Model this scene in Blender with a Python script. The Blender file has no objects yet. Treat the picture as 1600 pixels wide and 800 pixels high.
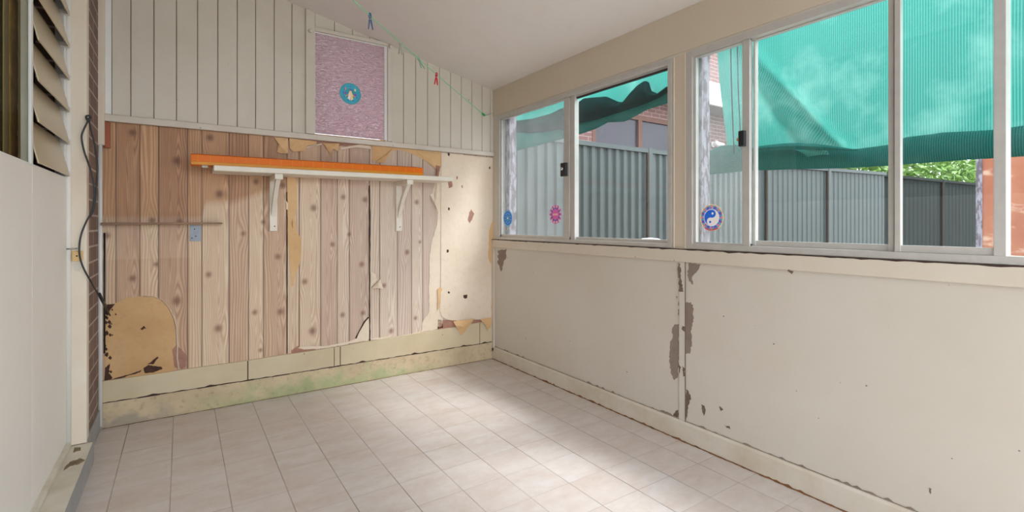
import bpy, bmesh, math, random
import numpy as np
from mathutils import Vector, noise

C = bpy.context.scene.collection
PI = math.pi
# ------------------------------------------------------------------ camera geometry (metres)
FPX, YAW, HORIZON, EYE = 766.6, math.radians(34.0), 349.5, 1.1
SN, CS = math.sin(YAW), math.cos(YAW)
XR, YB = 2.119, 3.431            # inner faces of the window wall and of the end wall
XL = -0.427                      # infill panel of the old doorway on the left
XBR = -0.365                     # brick face on the left

def ray(px, py):
    a = (px - 800) / FPX
    return Vector((SN + a * CS, CS - a * SN, -(py - HORIZON) / FPX))
def on(px, py, axis, v):
    r = ray(px, py)
    o = (0, 0, EYE)[axis]
    t = (v - o) / r[axis]
    return Vector((0, 0, EYE)) + r * t
def B(px, py, y=YB): return on(px, py, 1, y)
def R(px, py, x=XR): return on(px, py, 0, x)
def F(px, py, z=0.0): return on(px, py, 2, z)
def D(px, py, d): return Vector((0, 0, EYE)) + ray(px, py) * d
def ceil_z(x): return 2.191 + (XR - x) * 0.217

# ------------------------------------------------------------------ materials
def lin(c):
    return tuple(((v / 255) / 12.92 if v / 255 <= 0.04045 else ((v / 255 + 0.055) / 1.055) ** 2.4) for v in c)
class NT:
    def __init__(s, name):
        s.m = bpy.data.materials.new(name); s.m.use_nodes = True
        s.t = s.m.node_tree; s.t.nodes.clear()
        s.out = s.t.nodes.new('ShaderNodeOutputMaterial')
    def n(s, typ, **kw):
        nd = s.t.nodes.new(typ)
        for k, v in kw.items(): setattr(nd, k, v)
        return nd
    def l(s, a, b): s.t.links.new(a, b)
    def val(s, sock, v):
        if hasattr(v, 'is_output') or isinstance(v, bpy.types.NodeSocket): s.l(v, sock)
        else: sock.default_value = v
    def math(s, op, a, b=None, c=None, clamp=False):
        nd = s.n('ShaderNodeMath', operation=op); nd.use_clamp = clamp
        s.val(nd.inputs[0], a)
        if b is not None: s.val(nd.inputs[1], b)
        if c is not None: s.val(nd.inputs[2], c)
        return nd.outputs[0]
    def mix(s, f, a, b, blend='MIX'):
        nd = s.n('ShaderNodeMix', data_type='RGBA', blend_type=blend)
        s.val(nd.inputs[0], f)
        s.val(nd.inputs[6], a if not isinstance(a, tuple) else (*a[:3], 1))
        s.val(nd.inputs[7], b if not isinstance(b, tuple) else (*b[:3], 1))
        return nd.outputs[2]
    def coord(s, kind='Object'): return s.n('ShaderNodeTexCoord').outputs[kind]
    def world(s): return s.n('ShaderNodeNewGeometry').outputs['Position']
    def mapping(s, vec, scale=(1, 1, 1), loc=(0, 0, 0)):
        nd = s.n('ShaderNodeMapping'); s.l(vec, nd.inputs[0])
        nd.inputs['Scale'].default_value = scale; nd.inputs['Location'].default_value = loc
        return nd.outputs[0]
    def noise(s, vec, scale, detail=3, rough=0.55, out=0, dist=0.0):
        nd = s.n('ShaderNodeTexNoise'); s.l(vec, nd.inputs['Vector'])
        nd.inputs['Scale'].default_value = scale; nd.inputs['Detail'].default_value = detail
        nd.inputs['Roughness'].default_value = rough; nd.inputs['Distortion'].default_value = dist
        return nd.outputs[out]
    def ramp(s, fac, lo, hi, a=0.0, b=1.0):
        nd = s.n('ShaderNodeMapRange'); nd.clamp = True
        s.val(nd.inputs[0], fac); nd.inputs[1].default_value = lo; nd.inputs[2].default_value = hi
        nd.inputs[3].default_value = a; nd.inputs[4].default_value = b
        return nd.outputs[0]
    def bump(s, h, strength=0.2, dist=0.01):
        nd = s.n('ShaderNodeBump'); nd.inputs['Strength'].default_value = strength
        nd.inputs['Distance'].default_value = dist; s.l(h, nd.inputs['Height'])
        return nd.outputs[0]
    def sep(s, v):
        nd = s.n('ShaderNodeSeparateXYZ'); s.l(v, nd.inputs[0]); return nd.outputs
    def attr(s, name):
        return s.n('ShaderNodeAttribute', attribute_name=name).outputs['Fac']
    def princ(s, col, rough=0.6, metal=0.0, normal=None, spec=0.5):
        nd = s.n('ShaderNodeBsdfPrincipled')
        s.val(nd.inputs['Base Color'], (*col[:3], 1) if isinstance(col, tuple) else col)
        s.val(nd.inputs['Roughness'], rough); nd.inputs['Metallic'].default_value = metal
        nd.inputs['Specular IOR Level'].default_value = spec
        if normal is not None: s.l(normal, nd.inputs['Normal'])
        return nd.outputs[0]
    def done(s, sh): s.l(sh, s.out.inputs[0]); return s.m

def plain(name, rgb, rough=0.55, metal=0.0, var=0.12, scale=6, spec=0.5, stretch=(1, 1, 1)):
    t = NT(name); c = lin(rgb); p = t.coord()
    nz = t.noise(t.mapping(p, stretch), scale, 4)
    dark = tuple(v * (1 - var) for v in c); lite = tuple(min(1, v * (1 + var)) for v in c)
    col = t.mix(t.ramp(nz, 0.3, 0.7), dark, lite)
    return t.done(t.princ(col, rough, metal, t.bump(nz, 0.08, 0.003), spec))

def painted(name, rgb, stain=None, rough=0.5, specks=True, stain_amt=0.35, scale=1.6):
    """old paint: broad uneven yellowing, faint blotches and small dark specks"""
    t = NT(name); c = lin(rgb); p = t.world()
    big = t.noise(p, scale, 4); mid = t.noise(p, 9, 5, 0.65)
    st = lin(stain or tuple(int(v * 0.86) for v in rgb))
    col = t.mix(t.math('MULTIPLY', t.ramp(big, 0.42, 0.72), stain_amt), c, st)
    col = t.mix(t.math('MULTIPLY', t.ramp(mid, 0.5, 0.75), 0.18), col, st)
    if specks:
        q = t.sep(p); cbn = t.n('ShaderNodeCombineXYZ'); t.l(t.math('ADD', q[0], q[1]), cbn.inputs[0]); t.l(q[2], cbn.inputs[1])
        vo = t.n('ShaderNodeTexVoronoi', voronoi_dimensions='2D'); t.l(cbn.outputs[0], vo.inputs['Vector']); vo.inputs['Scale'].default_value = 12
        sx = t.sep(vo.outputs['Color'])
        m = t.math('MULTIPLY', t.math('LESS_THAN', vo.outputs['Distance'], t.math('MULTIPLY', t.math('POWER', sx[1], 4.0), 0.05)), t.math('GREATER_THAN', sx[0], 0.72))
        col = t.mix(t.math('MULTIPLY', m, 0.75), col, lin((92, 74, 60)))
    fine = t.noise(p, 60, 3)
    return t.done(t.princ(col, rough, 0, t.bump(fine, 0.06, 0.003), 0.35))

def glass(name, haze=0.0, tint=(1, 1, 1), refl=1.0):
    t = NT(name)
    tr = t.n('ShaderNodeBsdfTransparent'); tr.inputs[0].default_value = (*tint, 1)
    gl = t.n('ShaderNodeBsdfGlossy'); gl.inputs['Roughness'].default_value = 0.02
    lw = t.n('ShaderNodeLayerWeight'); lw.inputs[0].default_value = 0.5
    fr = t.math('ADD', 0.02, t.math('MULTIPLY', t.math('POWER', lw.outputs['Facing'], 5.0), 0.5))
    m = t.n('ShaderNodeMixShader'); t.l(t.math('MULTIPLY', fr, refl), m.inputs[0])
    t.l(tr.outputs[0], m.inputs[1]); t.l(gl.outputs[0], m.inputs[2])
    sh = m.outputs[0]
    if haze:
        df = t.n('ShaderNodeBsdfDiffuse'); df.inputs[0].default_value = (0.75, 0.8, 0.8, 1)
        tl = t.n('ShaderNodeBsdfTranslucent'); tl.inputs[0].default_value = (0.75, 0.8, 0.8, 1)
        a = t.n('ShaderNodeMixShader'); a.inputs[0].default_value = 0.5
        t.l(df.outputs[0], a.inputs[1]); t.l(tl.outputs[0], a.inputs[2])
        nz = t.noise(t.coord(), 5, 4)
        b = t.n('ShaderNodeMixShader'); t.l(t.ramp(nz, 0.3, 0.75, haze * 0.75, haze * 1.25), b.inputs[0])
        t.l(sh, b.inputs[1]); t.l(a.outputs[0], b.inputs[2]); sh = b.outputs[0]
    return t.done(sh)

def cloth(name, rgb, trans=0.6, open_=0.06, period=0.013, fd=0.45):
    t = NT(name); c = lin(rgb); p = t.world(); s = t.sep(p)
    wv = t.math('SINE', t.math('MULTIPLY', s[1], 2 * PI / period))
    w = t.ramp(wv, -0.6, 0.9)
    fade = t.noise(p, 3.5, 4)
    col = t.mix(w, tuple(v * 0.68 for v in c), tuple(min(1, v * 1.16) for v in c))
    col = t.mix(t.ramp(fade, 0.50, 0.72, 0, fd), col, lin((138, 192, 180)))
    d = t.n('ShaderNodeBsdfDiffuse'); t.l(col, d.inputs[0])
    tl = t.n('ShaderNodeBsdfTranslucent'); t.l(col, tl.inputs[0])
    m = t.n('ShaderNodeMixShader'); m.inputs[0].default_value = trans
    t.l(d.outputs[0], m.inputs[1]); t.l(tl.outputs[0], m.inputs[2])
    tp = t.n('ShaderNodeBsdfTransparent')
    o = t.n('ShaderNodeMixShader'); o.inputs[0].default_value = open_
    t.l(m.outputs[0], o.inputs[1]); t.l(tp.outputs[0], o.inputs[2])
    return t.done(o.outputs[0])

def brick(name, c1, c2, mortar, axis='y', bw=0.23, bh=0.076, rough=0.8):
    """face bricks; axis = horizontal run of the wall"""
    t = NT(name); p = t.world(); s = t.sep(p)
    u = s[1] if axis == 'y' else s[0]
    cb = t.n('ShaderNodeCombineXYZ'); t.l(u, cb.inputs[0]); t.l(s[2], cb.inputs[1])
    b = t.n('ShaderNodeTexBrick'); t.l(cb.outputs[0], b.inputs['Vector'])
    b.inputs['Color1'].default_value = (*lin(c1), 1); b.inputs['Color2'].default_value = (*lin(c2), 1)
    b.inputs['Mortar'].default_value = (*lin(mortar), 1); b.inputs['Scale'].default_value = 1
    b.inputs['Mortar Size'].default_value = 0.005; b.inputs['Brick Width'].default_value = bw; b.inputs['Row Height'].default_value = bh
    col = t.mix(t.ramp(t.noise(p, 22, 4), 0.35, 0.7, 0, 0.35), b.outputs['Color'], tuple(v * 0.6 for v in lin(c1)))
    return t.done(t.princ(col, rough, 0, t.bump(t.math('SUBTRACT', 1.0, b.outputs['Fac']), 0.5, 0.006), 0.3))

def tiles():
    t = NT('beige_floor_tiles'); p = t.world(); s = t.sep(p)
    tx = t.math('DIVIDE', t.math('SUBTRACT', s[0], 0.164), 0.2); ty = t.math('DIVIDE', t.math('SUBTRACT', s[1], 0.189), 0.2)
    fx = t.math('ABSOLUTE', t.math('SUBTRACT', t.math('FRACT', tx), 0.5)); fy = t.math('ABSOLUTE', t.math('SUBTRACT', t.math('FRACT', ty), 0.5))
    gx = t.ramp(fx, 0.487, 0.4935); gy = t.ramp(fy, 0.489, 0.496)
    cb = t.n('ShaderNodeCombineXYZ'); t.l(t.math('FLOOR', tx), cb.inputs[0]); t.l(t.math('FLOOR', ty), cb.inputs[1])
    wn = t.n('ShaderNodeTexWhiteNoise', noise_dimensions='3D'); t.l(cb.outputs[0], wn.inputs['Vector'])
    sc = t.sep(wn.outputs['Color'])
    off = t.n('ShaderNodeVectorMath', operation='ADD'); t.l(p, off.inputs[0])
    sc2 = t.n('ShaderNodeVectorMath', operation='SCALE'); t.l(wn.outputs['Color'], sc2.inputs[0]); sc2.inputs['Scale'].default_value = 7
    t.l(sc2.outputs[0], off.inputs[1])
    cloudy = t.noise(t.mapping(off.outputs[0], (3.2, 7.5, 1)), 1.6, 5, 0.6)
    c = t.mix(t.ramp(cloudy, 0.32, 0.68), lin((211, 206, 202)), lin((200, 186, 177)))
    c = t.mix(t.math('MULTIPLY', t.ramp(t.noise(off.outputs[0], 26, 4, 0.7), 0.45, 0.75), 0.3), c, lin((226, 221, 216)))
    c = t.mix(t.ramp(sc[0], 0, 1, 0.0, 0.22), c, lin((192, 168, 154)))
    grime = t.ramp(t.noise(p, 2.2, 3), 0.35, 0.65, 0.35, 0.85)
    c = t.mix(t.math('MULTIPLY', gx, grime), c, lin((112, 98, 88)))
    c = t.mix(t.math('MULTIPLY', gy, t.math('MULTIPLY', grime, t.ramp(sc[1], 0.2, 0.9, 0.35, 0.9))), c, lin((128, 112, 100)))
    h = t.math('SUBTRACT', 1.0, t.math('MAXIMUM', gx, gy))
    rough = t.ramp(t.noise(p, 6, 4), 0.3, 0.7, 0.3, 0.42)
    h2 = t.math('ADD', h, t.math('MULTIPLY', t.noise(p, 18, 3), 0.25))
    return t.done(t.princ(c, rough, 0, t.bump(h2, 0.25, 0.0025), 0.5))

def woodprint():
    t = NT('wood_grain_print')
    g, kn, tint, fade = t.attr('grain'), t.attr('knot'), t.attr('tint'), t.attr('fade')
    p = t.world()
    fine = t.noise(t.mapping(p, (260, 1, 5)), 1, 2, 0.6)
    s = t.math('SINE', t.math('MULTIPLY', t.math('ADD', g, t.math('MULTIPLY', fine, 0.25)), 2 * PI))
    w = t.math('MULTIPLY', t.ramp(s, -1.0, 1.0), t.ramp(t.noise(t.mapping(p, (30, 1, 4)), 1, 2), 0.3, 0.7, 0.45, 1.0))
    w = t.math('ADD', t.math('MULTIPLY', w, 0.7), t.math('MULTIPLY', fine, 0.3), clamp=True)
    new = t.mix(w, lin((160, 104, 58)), lin((214, 160, 102)))
    newd = t.mix(w, lin((118, 72, 42)), lin((176, 118, 74)))
    old = t.mix(w, lin((206, 174, 142)), lin((242, 224, 198)))
    oldd = t.mix(w, lin((168, 128, 104)), lin((218, 184, 156)))
    a = t.mix(tint, new, newd); b = t.mix(tint, old, oldd)
    c = t.mix(fade, a, b)
    c = t.mix(t.math('MULTIPLY', t.ramp(t.sep(p)[0], 0.5, 1.3), 0.42), c, t.mix(w, lin((186, 174, 170)), lin((226, 221, 218))))  # greyer towards the windows: bleached print plus daylight painted into the colour
    c = t.mix(t.math('MULTIPLY', kn, 0.8), c, t.mix(fade, lin((88, 52, 34)), lin((136, 96, 78))))
    edge = t.attr('edge')
    c = t.mix(edge, c, lin((84, 56, 46)))
    return t.done(t.princ(c, 0.45, 0, None, 0.3))

def bare_board(name, c1, c2, c3):
    t = NT(name); p = t.world()
    a = t.noise(p, 3, 5, 0.6); b = t.noise(p, 30, 4, 0.7)
    c = t.mix(t.ramp(a, 0.35, 0.65), lin(c1), lin(c2))
    c = t.mix(t.ramp(b, 0.5, 0.75, 0, 0.35), c, lin(c3))
    return t.done(t.princ(c, 0.75, 0, t.bump(b, 0.1, 0.003), 0.2))

def algae_plinth():
    t = NT('damp_concrete_plinth'); p = t.world(); s = t.sep(p)
    c = t.mix(t.ramp(t.noise(p, 5, 5), 0.35, 0.7), lin((208, 188, 156)), lin((186, 166, 136)))
    c = t.mix(t.ramp(t.noise(p, 40, 4), 0.55, 0.8, 0, 0.5), c, lin((120, 104, 84)))
    band = t.math('MULTIPLY', t.ramp(s[0], 0.0, 0.35), t.ramp(s[0], 1.75, 1.35))
    m = t.math('MULTIPLY', t.ramp(t.math('SUBTRACT', t.noise(p, 7, 5, 0.65), t.math('MULTIPLY', s[2], 2.2)), 0.26, 0.48), band)
    c = t.mix(t.math('MULTIPLY', m, 0.5), c, lin((136, 166, 112)))
    g = t.math('MULTIPLY', t.ramp(t.math('SUBTRACT', t.noise(p, 9, 4), t.math('MULTIPLY', s[2], 2.5)), 0.28, 0.45), t.ramp(s[0], 0.1, -0.2))
    c = t.mix(t.math('MULTIPLY', g, 0.7), c, lin((148, 140, 130)))
    return t.done(t.princ(c, 0.7, 0, t.bump(t.noise(p, 25, 5), 0.3, 0.006), 0.25))

def pink_glass():
    t = NT('pink_rippled_glass'); p = t.world()
    nz = t.noise(t.mapping(p, (1, 1, 2.0)), 40, 2, 0.5, dist=0.8)
    bp = t.bump(nz, 1.0, 0.02)
    tl = t.n('ShaderNodeBsdfTranslucent'); t.l(t.mix(t.ramp(nz, 0.3, 0.7), lin((196, 164, 178)), lin((240, 212, 220))), tl.inputs[0])
    gl = t.n('ShaderNodeBsdfGlossy'); gl.inputs[0].default_value = (0.9, 0.88, 0.92, 1); gl.inputs['Roughness'].default_value = 0.08; t.l(bp, gl.inputs['Normal'])
    pr = t.princ(lin((206, 184, 192)), 0.3, 0, bp, 0.5)
    m = t.n('ShaderNodeMixShader'); m.inputs[0].default_value = 0.5
    t.l(pr, m.inputs[1]); t.l(tl.outputs[0], m.inputs[2])
    g = t.n('ShaderNodeMixShader'); g.inputs[0].default_value = 0.22
    t.l(m.outputs[0], g.inputs[1]); t.l(gl.outputs[0], g.inputs[2])
    return t.done(g.outputs[0])

def translucent(name, rgb, mixv=0.35, rough=0.3):
    t = NT(name); c = lin(rgb)
    tl = t.n('ShaderNodeBsdfTranslucent'); tl.inputs[0].default_value = (*c, 1)
    m = t.n('ShaderNodeMixShader'); m.inputs[0].default_value = mixv
    t.l(t.princ(c, rough, 0, None, 0.4), m.inputs[1]); t.l(tl.outputs[0], m.inputs[2])
    return t.done(m.outputs[0])

def flaking(name):
    t = NT(name); p = t.world()
    n = t.noise(t.mapping(p, (1, 1, 0.35)), 34, 4, 0.65)
    c = t.mix(t.ramp(n, 0.44, 0.56), lin((150, 146, 156)), lin((98, 90, 96)))
    return t.done(t.princ(c, 0.8, 0, t.bump(n, 0.3, 0.004), 0.2))

def rust_wall():
    t = NT('orange_weathered_render'); p = t.world()
    a = t.noise(p, 2.4, 5, 0.65); b = t.noise(t.mapping(p, (1, 1, 2.4)), 5, 4)
    c = t.mix(t.ramp(a, 0.35, 0.65), lin((172, 116, 90)), lin((156, 96, 74)))
    c = t.mix(t.ramp(b, 0.56, 0.68, 0, 0.6), c, lin((212, 186, 164)))
    return t.done(t.princ(c, 0.8, 0, None, 0.2))

M = {}
M['ceiling'] = painted('ceiling_paint', (224, 219, 215), (206, 192, 176), 0.6, False, 0.25, 0.9)
M['cream'] = painted('cream_wall_paint', (206, 199, 188), (196, 184, 167), 0.42, True, 0.4)
M['header'] = painted('tan_header_paint', (203, 190, 171), (192, 177, 155), 0.45, False, 0.35)
M['trimcream'] = painted('cream_trim_paint', (210, 199, 184), (198, 184, 164), 0.42, True, 0.4, 3)
M['boards'] = painted('upper_board_paint', (211, 204, 191), (194, 184, 168), 0.5, True, 0.5, 2.2)
M['batten'] = painted('grey_white_batten_paint', (214, 206, 194), (184, 172, 156), 0.45, True, 0.45, 5)
M['panel'] = painted('grey_white_panel_paint', (232, 228, 222), (222, 217, 210), 0.45, False, 0.3)
M['post'] = painted('cream_post_paint', (224, 214, 198), (214, 186, 160), 0.42, False, 0.45, 2.5)
M['baseboard'] = painted('old_cream_board_paint', (208, 192, 162), (186, 166, 132), 0.5, True, 0.5, 4)
M['skirt'] = painted('stained_skirting_paint', (211, 203, 190), (190, 170, 142), 0.5, True, 0.6, 5)
M['tiles'] = tiles()
M['wood'] = woodprint()
M['hardboard'] = bare_board('bare_hardboard', (214, 176, 130), (200, 160, 114), (182, 138, 96))
M['palepaper'] = bare_board('pale_paper_backing', (232, 216, 196), (224, 206, 184), (208, 186, 160))
M['tanpaper'] = bare_board('tan_paper_backing', (226, 188, 142), (214, 174, 126), (196, 152, 106))
M['darkgap'] = plain('dark_gap', (62, 44, 36), 0.9)
M['groove'] = plain('board_groove_line', (120, 104, 90), 0.9)  # grey-brown strip in the joints between boards
M['rot'] = plain('rotted_dark_board', (72, 46, 34), 0.9, var=0.3, scale=40)
M['redstain'] = plain('reddish_scuffed_board', (166, 122, 104), 0.8, var=0.15, scale=30)
M['redblock'] = plain('red_brown_wood', (150, 78, 44), 0.5, var=0.2, scale=30, stretch=(1, 1, 0.2))
M['plinth'] = algae_plinth()
M['brick'] = brick('brown_face_brick', (132, 108, 98), (118, 96, 86), (186, 172, 160), 'y')
M['brickn'] = brick('red_face_brick', (142, 106, 101), (128, 96, 93), (186, 172, 168), 'x')
M['white'] = plain('white_gloss_paint', (226, 226, 224), 0.35, var=0.04)
M['shelf'] = plain('white_shelf_paint', (228, 220, 206), 0.45, var=0.06, scale=14)
M['orange'] = translucent('orange_plastic', (255, 138, 22), 0.35)
M['orangelip'] = translucent('amber_plastic_edge', (255, 186, 40), 0.45)
M['brownboard'] = plain('brown_stained_board', (142, 112, 86), 0.6, var=0.2, scale=20, stretch=(0.2, 1, 1))
M['metalplate'] = plain('blue_grey_metal', (136, 142, 150), 0.45, 0.4, 0.12, 30)
M['alu'] = plain('mill_aluminium', (196, 193, 188), 0.42, 0.35, 0.05, 20)
M['aludark'] = plain('window_rubber_seal', (42, 42, 42), 0.6)
M['black'] = plain('black_plastic', (32, 34, 38), 0.4)
M['brass'] = plain('brass_knob', (178, 140, 96), 0.35, 0.8)
M['chrome'] = plain('chrome', (220, 220, 220), 0.2, 0.9)
M['glass'] = glass('clear_window_glass', 0.008)
M['glassdim'] = glass('old_window_glass', 0.0, (0.95, 0.95, 0.9), 0.15)
M['glassdirty'] = glass('dusty_window_glass', 0.13)
M['pink'] = pink_glass()
M['cloth'] = cloth('green_shade_cloth', (64, 148, 136), 0.55, 0.008, 0.0105)
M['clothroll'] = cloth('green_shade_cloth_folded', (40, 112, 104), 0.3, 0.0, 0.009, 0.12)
M['clothdense'] = cloth('layered_cloth_darkened', (12, 40, 38), 0.05, 0.0, 0.009, 0.0)  # same green cloth, darkened for the backlight its layers block
M['fence'] = plain('grey_green_steel', (60, 70, 68), 0.5, 0.0, 0.06, 2)
M['fencedark'] = plain('darker_steel', (34, 41, 39), 0.85, 0.0, 0.06, 2, 0.1)  # darker panels; shade from shed and hedge also mixed into this tone
M['fascia'] = plain('white_fascia', (236, 234, 230), 0.5, var=0.03)
M['soffit'] = plain('grey_soffit', (170, 160, 158), 0.7)
M['roof'] = plain('roof_tiles', (128, 112, 108), 0.8)
M['nframe'] = plain('brown_window_frame', (112, 76, 62), 0.6)
M['nglass'] = plain('curtained_house_glass', (62, 58, 68), 0.35, var=0.04)
M['rustwall'] = rust_wall()
M['leaf'] = plain('hedge_leaf', (104, 142, 60), 0.45, var=0.4, scale=5)
M['weed'] = plain('dark_weed_leaf', (40, 84, 66), 0.5, var=0.2)
M['stem'] = plain('hedge_stem', (96, 78, 56), 0.8)
M['flake'] = flaking('flaking_white_timber')
M['ground'] = plain('outdoor_concrete', (140, 136, 130), 0.85, var=0.1)
M['cord'] = plain('dark_cord', (30, 28, 28), 0.8)
M['greencord'] = plain('green_plastic_line', (120, 214, 158), 0.4)
M['greenclip'] = plain('green_plastic', (24, 162, 92), 0.4)
M['bluepeg'] = plain('blue_peg_plastic', (44, 92, 142), 0.4)
M['greypeg'] = plain('grey_peg_plastic', (176, 178, 168), 0.4)
M['palepeg'] = plain('pale_green_peg_plastic', (150, 184, 160), 0.4)
M['redpeg'] = plain('red_peg_plastic', (222, 34, 52), 0.4)
M['wire'] = plain('peg_spring_steel', (170, 170, 165), 0.3, 0.9)
M['olive'] = plain('olive_curtain_fabric', (104, 86, 30), 0.9, var=0.2, scale=8)
M['gold'] = plain('golden_brown_trim', (170, 132, 70), 0.7, var=0.35, scale=18)
M['buff'] = plain('buff_curtain_fabric', (150, 132, 100), 0.9, var=0.15)
M['louvre'] = translucent('frosted_louvre_glass', (206, 190, 160), 0.12, 0.25)
M['sillpaint'] = painted('worn_sill_paint', (214, 208, 194), (176, 164, 142), 0.5, True, 0.5, 7)
M['riser'] = painted('grey_riser_paint', (158, 158, 158), (126, 126, 124), 0.5, True, 0.5, 7)
M['chipped'] = plain('chipped_bare_timber', (124, 108, 82), 0.9, var=0.3, scale=40)
M['peel'] = bare_board('bare_grey_fibro', (152, 138, 126), (136, 120, 110), (116, 102, 94))
M['peeldark'] = plain('dark_peeled_edge', (112, 96, 84), 0.9, var=0.2, scale=40)
M['rust'] = plain('rusty_brown_dirt', (132, 90, 54), 0.9, var=0.35, scale=40)
M['creamplastic'] = plain('cream_plastic', (216, 180, 122), 0.5, var=0.06)
def flat(name, rgb): M[name] = plain(name, rgb, 0.45, var=0.03)
for nm, rgb in dict(st_white=(246, 240, 240), st_blue=(26, 108, 226), st_sky=(108, 190, 236), st_cyan=(60, 178, 204), st_purple=(136, 96, 200), st_pink=(236, 108, 190),
                    st_rose=(226, 140, 160), st_cream=(250, 226, 170), st_red=(226, 66, 80), st_teal=(52, 158, 176), st_orange=(240, 160, 110), st_green=(90, 190, 160)).items(): flat(nm, rgb)

# ------------------------------------------------------------------ mesh helpers
class MB:
    def __init__(s): s.bm = bmesh.new(); s.mats = []; s.mi = 0
    def mat(s, m):
        if m not in s.mats: s.mats.append(m)
        s.mi = s.mats.index(m); return s
    def _faces(s, fs):
        for f in fs: f.material_index = s.mi
    def box(s, a, b, bev=0.0):
        lo = [min(a[i], b[i]) for i in range(3)]; hi = [max(a[i], b[i]) for i in range(3)]
        v = [s.bm.verts.new((x, y, z)) for x in (lo[0], hi[0]) for y in (lo[1], hi[1]) for z in (lo[2], hi[2])]
        idx = [(0, 1, 3, 2), (4, 6, 7, 5), (0, 4, 5, 1), (2, 3, 7, 6), (0, 2, 6, 4), (1, 5, 7, 3)]
        fs = [s.bm.faces.new([v[i] for i in q]) for q in idx]; s._faces(fs)
        if bev:
            es = list({e for f in fs for e in f.edges})
            r = bmesh.ops.bevel(s.bm, geom=es, offset=bev, segments=2, profile=0.6, affect='EDGES'); s._faces(r['faces'])
        return s
    def prism(s, pts, d, bev=0.0):
        """planar polygon (world points) extruded by vector d"""
        d = Vector(d); pts = [Vector(p) for p in pts]
        a = [s.bm.verts.new(p) for p in pts]; b = [s.bm.verts.new(p + d) for p in pts]
        n = len(pts); fs = [s.bm.faces.new(a), s.bm.faces.new(b[::-1])]
        for i in range(n): fs.append(s.bm.faces.new((a[i], b[i], b[(i + 1) % n], a[(i + 1) % n])))
        s._faces(fs)
        if bev:
            r = bmesh.ops.bevel(s.bm, geom=list({e for f in fs for e in f.edges}), offset=bev, segments=1, affect='EDGES'); s._faces(r['faces'])
        big = [f for f in fs if f.is_valid and len(f.verts) > 4]
        if big:
            for f in big: f.normal_update()
            r = bmesh.ops.triangulate(s.bm, faces=big); s._faces(r['faces'])
        return s
    def poly(s, pts):
        f = s.bm.faces.new([s.bm.verts.new(Vector(p)) for p in pts]); s._faces([f])
        if len(pts) > 4:
            f.normal_update()
            r = bmesh.ops.triangulate(s.bm, faces=[f]); s._faces(r['faces'])
        return s
    def tube(s, pts, r, seg=8, cap=True):
        pts = [Vector(p) for p in pts]; n = len(pts)
        rs = r if isinstance(r, (list, tuple)) else [r] * n
        rings = []; up = None
        for i, p in enumerate(pts):
            t = (pts[min(i + 1, n - 1)] - pts[max(i - 1, 0)]).normalized()
            if up is None:
                up = Vector((0, 0, 1)) if abs(t.z) < 0.9 else Vector((1, 0, 0))
            u = t.cross(up).normalized(); up = u.cross(t).normalized()
            rings.append([s.bm.verts.new(p + (u * math.cos(2 * PI * k / seg) + up * math.sin(2 * PI * k / seg)) * rs[i]) for k in range(seg)])
        for i in range(n - 1):
            for k in range(seg):
                f = s.bm.faces.new((rings[i][k], rings[i][(k + 1) % seg], rings[i + 1][(k + 1) % seg], rings[i + 1][k])); f.smooth = True; f.material_index = s.mi
        if cap: s._faces([s.bm.faces.new(rings[0][::-1]), s.bm.faces.new(rings[-1])])
        return s
    def lathe(s, prof, c, axis=2, seg=24):
        """profile [(radius, offset)] about an axis through c"""
        c = Vector(c); rings = []
        for r, o in prof:
            ring = []
            for k in range(seg):
                a = 2 * PI * k / seg; q = [0, 0, 0]
                q[axis] = o; q[(axis + 1) % 3] = r * math.cos(a); q[(axis + 2) % 3] = r * math.sin(a)
                ring.append(s.bm.verts.new(c + Vector(q)))
            rings.append(ring)
        for i in range(len(rings) - 1):
            for k in range(seg):
                f = s.bm.faces.new((rings[i][k], rings[i][(k + 1) % seg], rings[i + 1][(k + 1) % seg], rings[i + 1][k])); f.smooth = True; f.material_index = s.mi
        s._faces([s.bm.faces.new(rings[0][::-1]), s.bm.faces.new(rings[-1])])
        return s
    def grid(s, rows, smooth=True):
        """rows of world points -> surface"""
        V = [[s.bm.verts.new(Vector(p)) for p in r] for r in rows]
        for i in range(len(V) - 1):
            for j in range(len(V[0]) - 1):
                f = s.bm.faces.new((V[i][j], V[i][j + 1], V[i + 1][j + 1], V[i + 1][j])); f.smooth = smooth; f.material_index = s.mi
        return s
    def build(s, name, m=None, parent=None, recalc=True, solid=0.0):
        bm = s.bm
        if recalc: bmesh.ops.recalc_face_normals(bm, faces=bm.faces)
        co = np.array([v.co[:] for v in bm.verts])
        if parent is None:
            lo, hi = co.min(0), co.max(0); o = Vector(((lo[0] + hi[0]) / 2, (lo[1] + hi[1]) / 2, lo[2]))
        else: o = Vector(parent['_o'])
        for v in bm.verts: v.co -= o
        me = bpy.data.meshes.new(name); bm.to_mesh(me); bm.free()
        for mm in (s.mats if s.mats else [m]): me.materials.append(mm)
        ob = bpy.data.objects.new(name, me); C.objects.link(ob); ob['_o'] = tuple(o)
        if parent is None: ob.location = o
        else: ob.parent = parent
        if solid:
            md = ob.modifiers.new('thickness', 'SOLIDIFY'); md.thickness = solid; md.offset = 0
        return ob
def tag(o, label, cat, group=None, kind=None):
    o['label'] = label; o['category'] = cat
    if group: o['group'] = group
    if kind: o['kind'] = kind
    return o
def struct(o, label=None):
    o['kind'] = 'structure'
    if label: o['label'] = label
    return o
def empty(name, loc):
    o = bpy.data.objects.new(name, None); C.objects.link(o); o.location = loc; o['_o'] = tuple(loc)
    o.empty_display_size = 0.05
    return o
def thing(name, loc, label, cat, group=None): return tag(empty(name, loc), label, cat, group)
def box(a, b, name, m, parent=None, bev=0.0): return MB().box(a, b, bev).build(name, m, parent)

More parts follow.
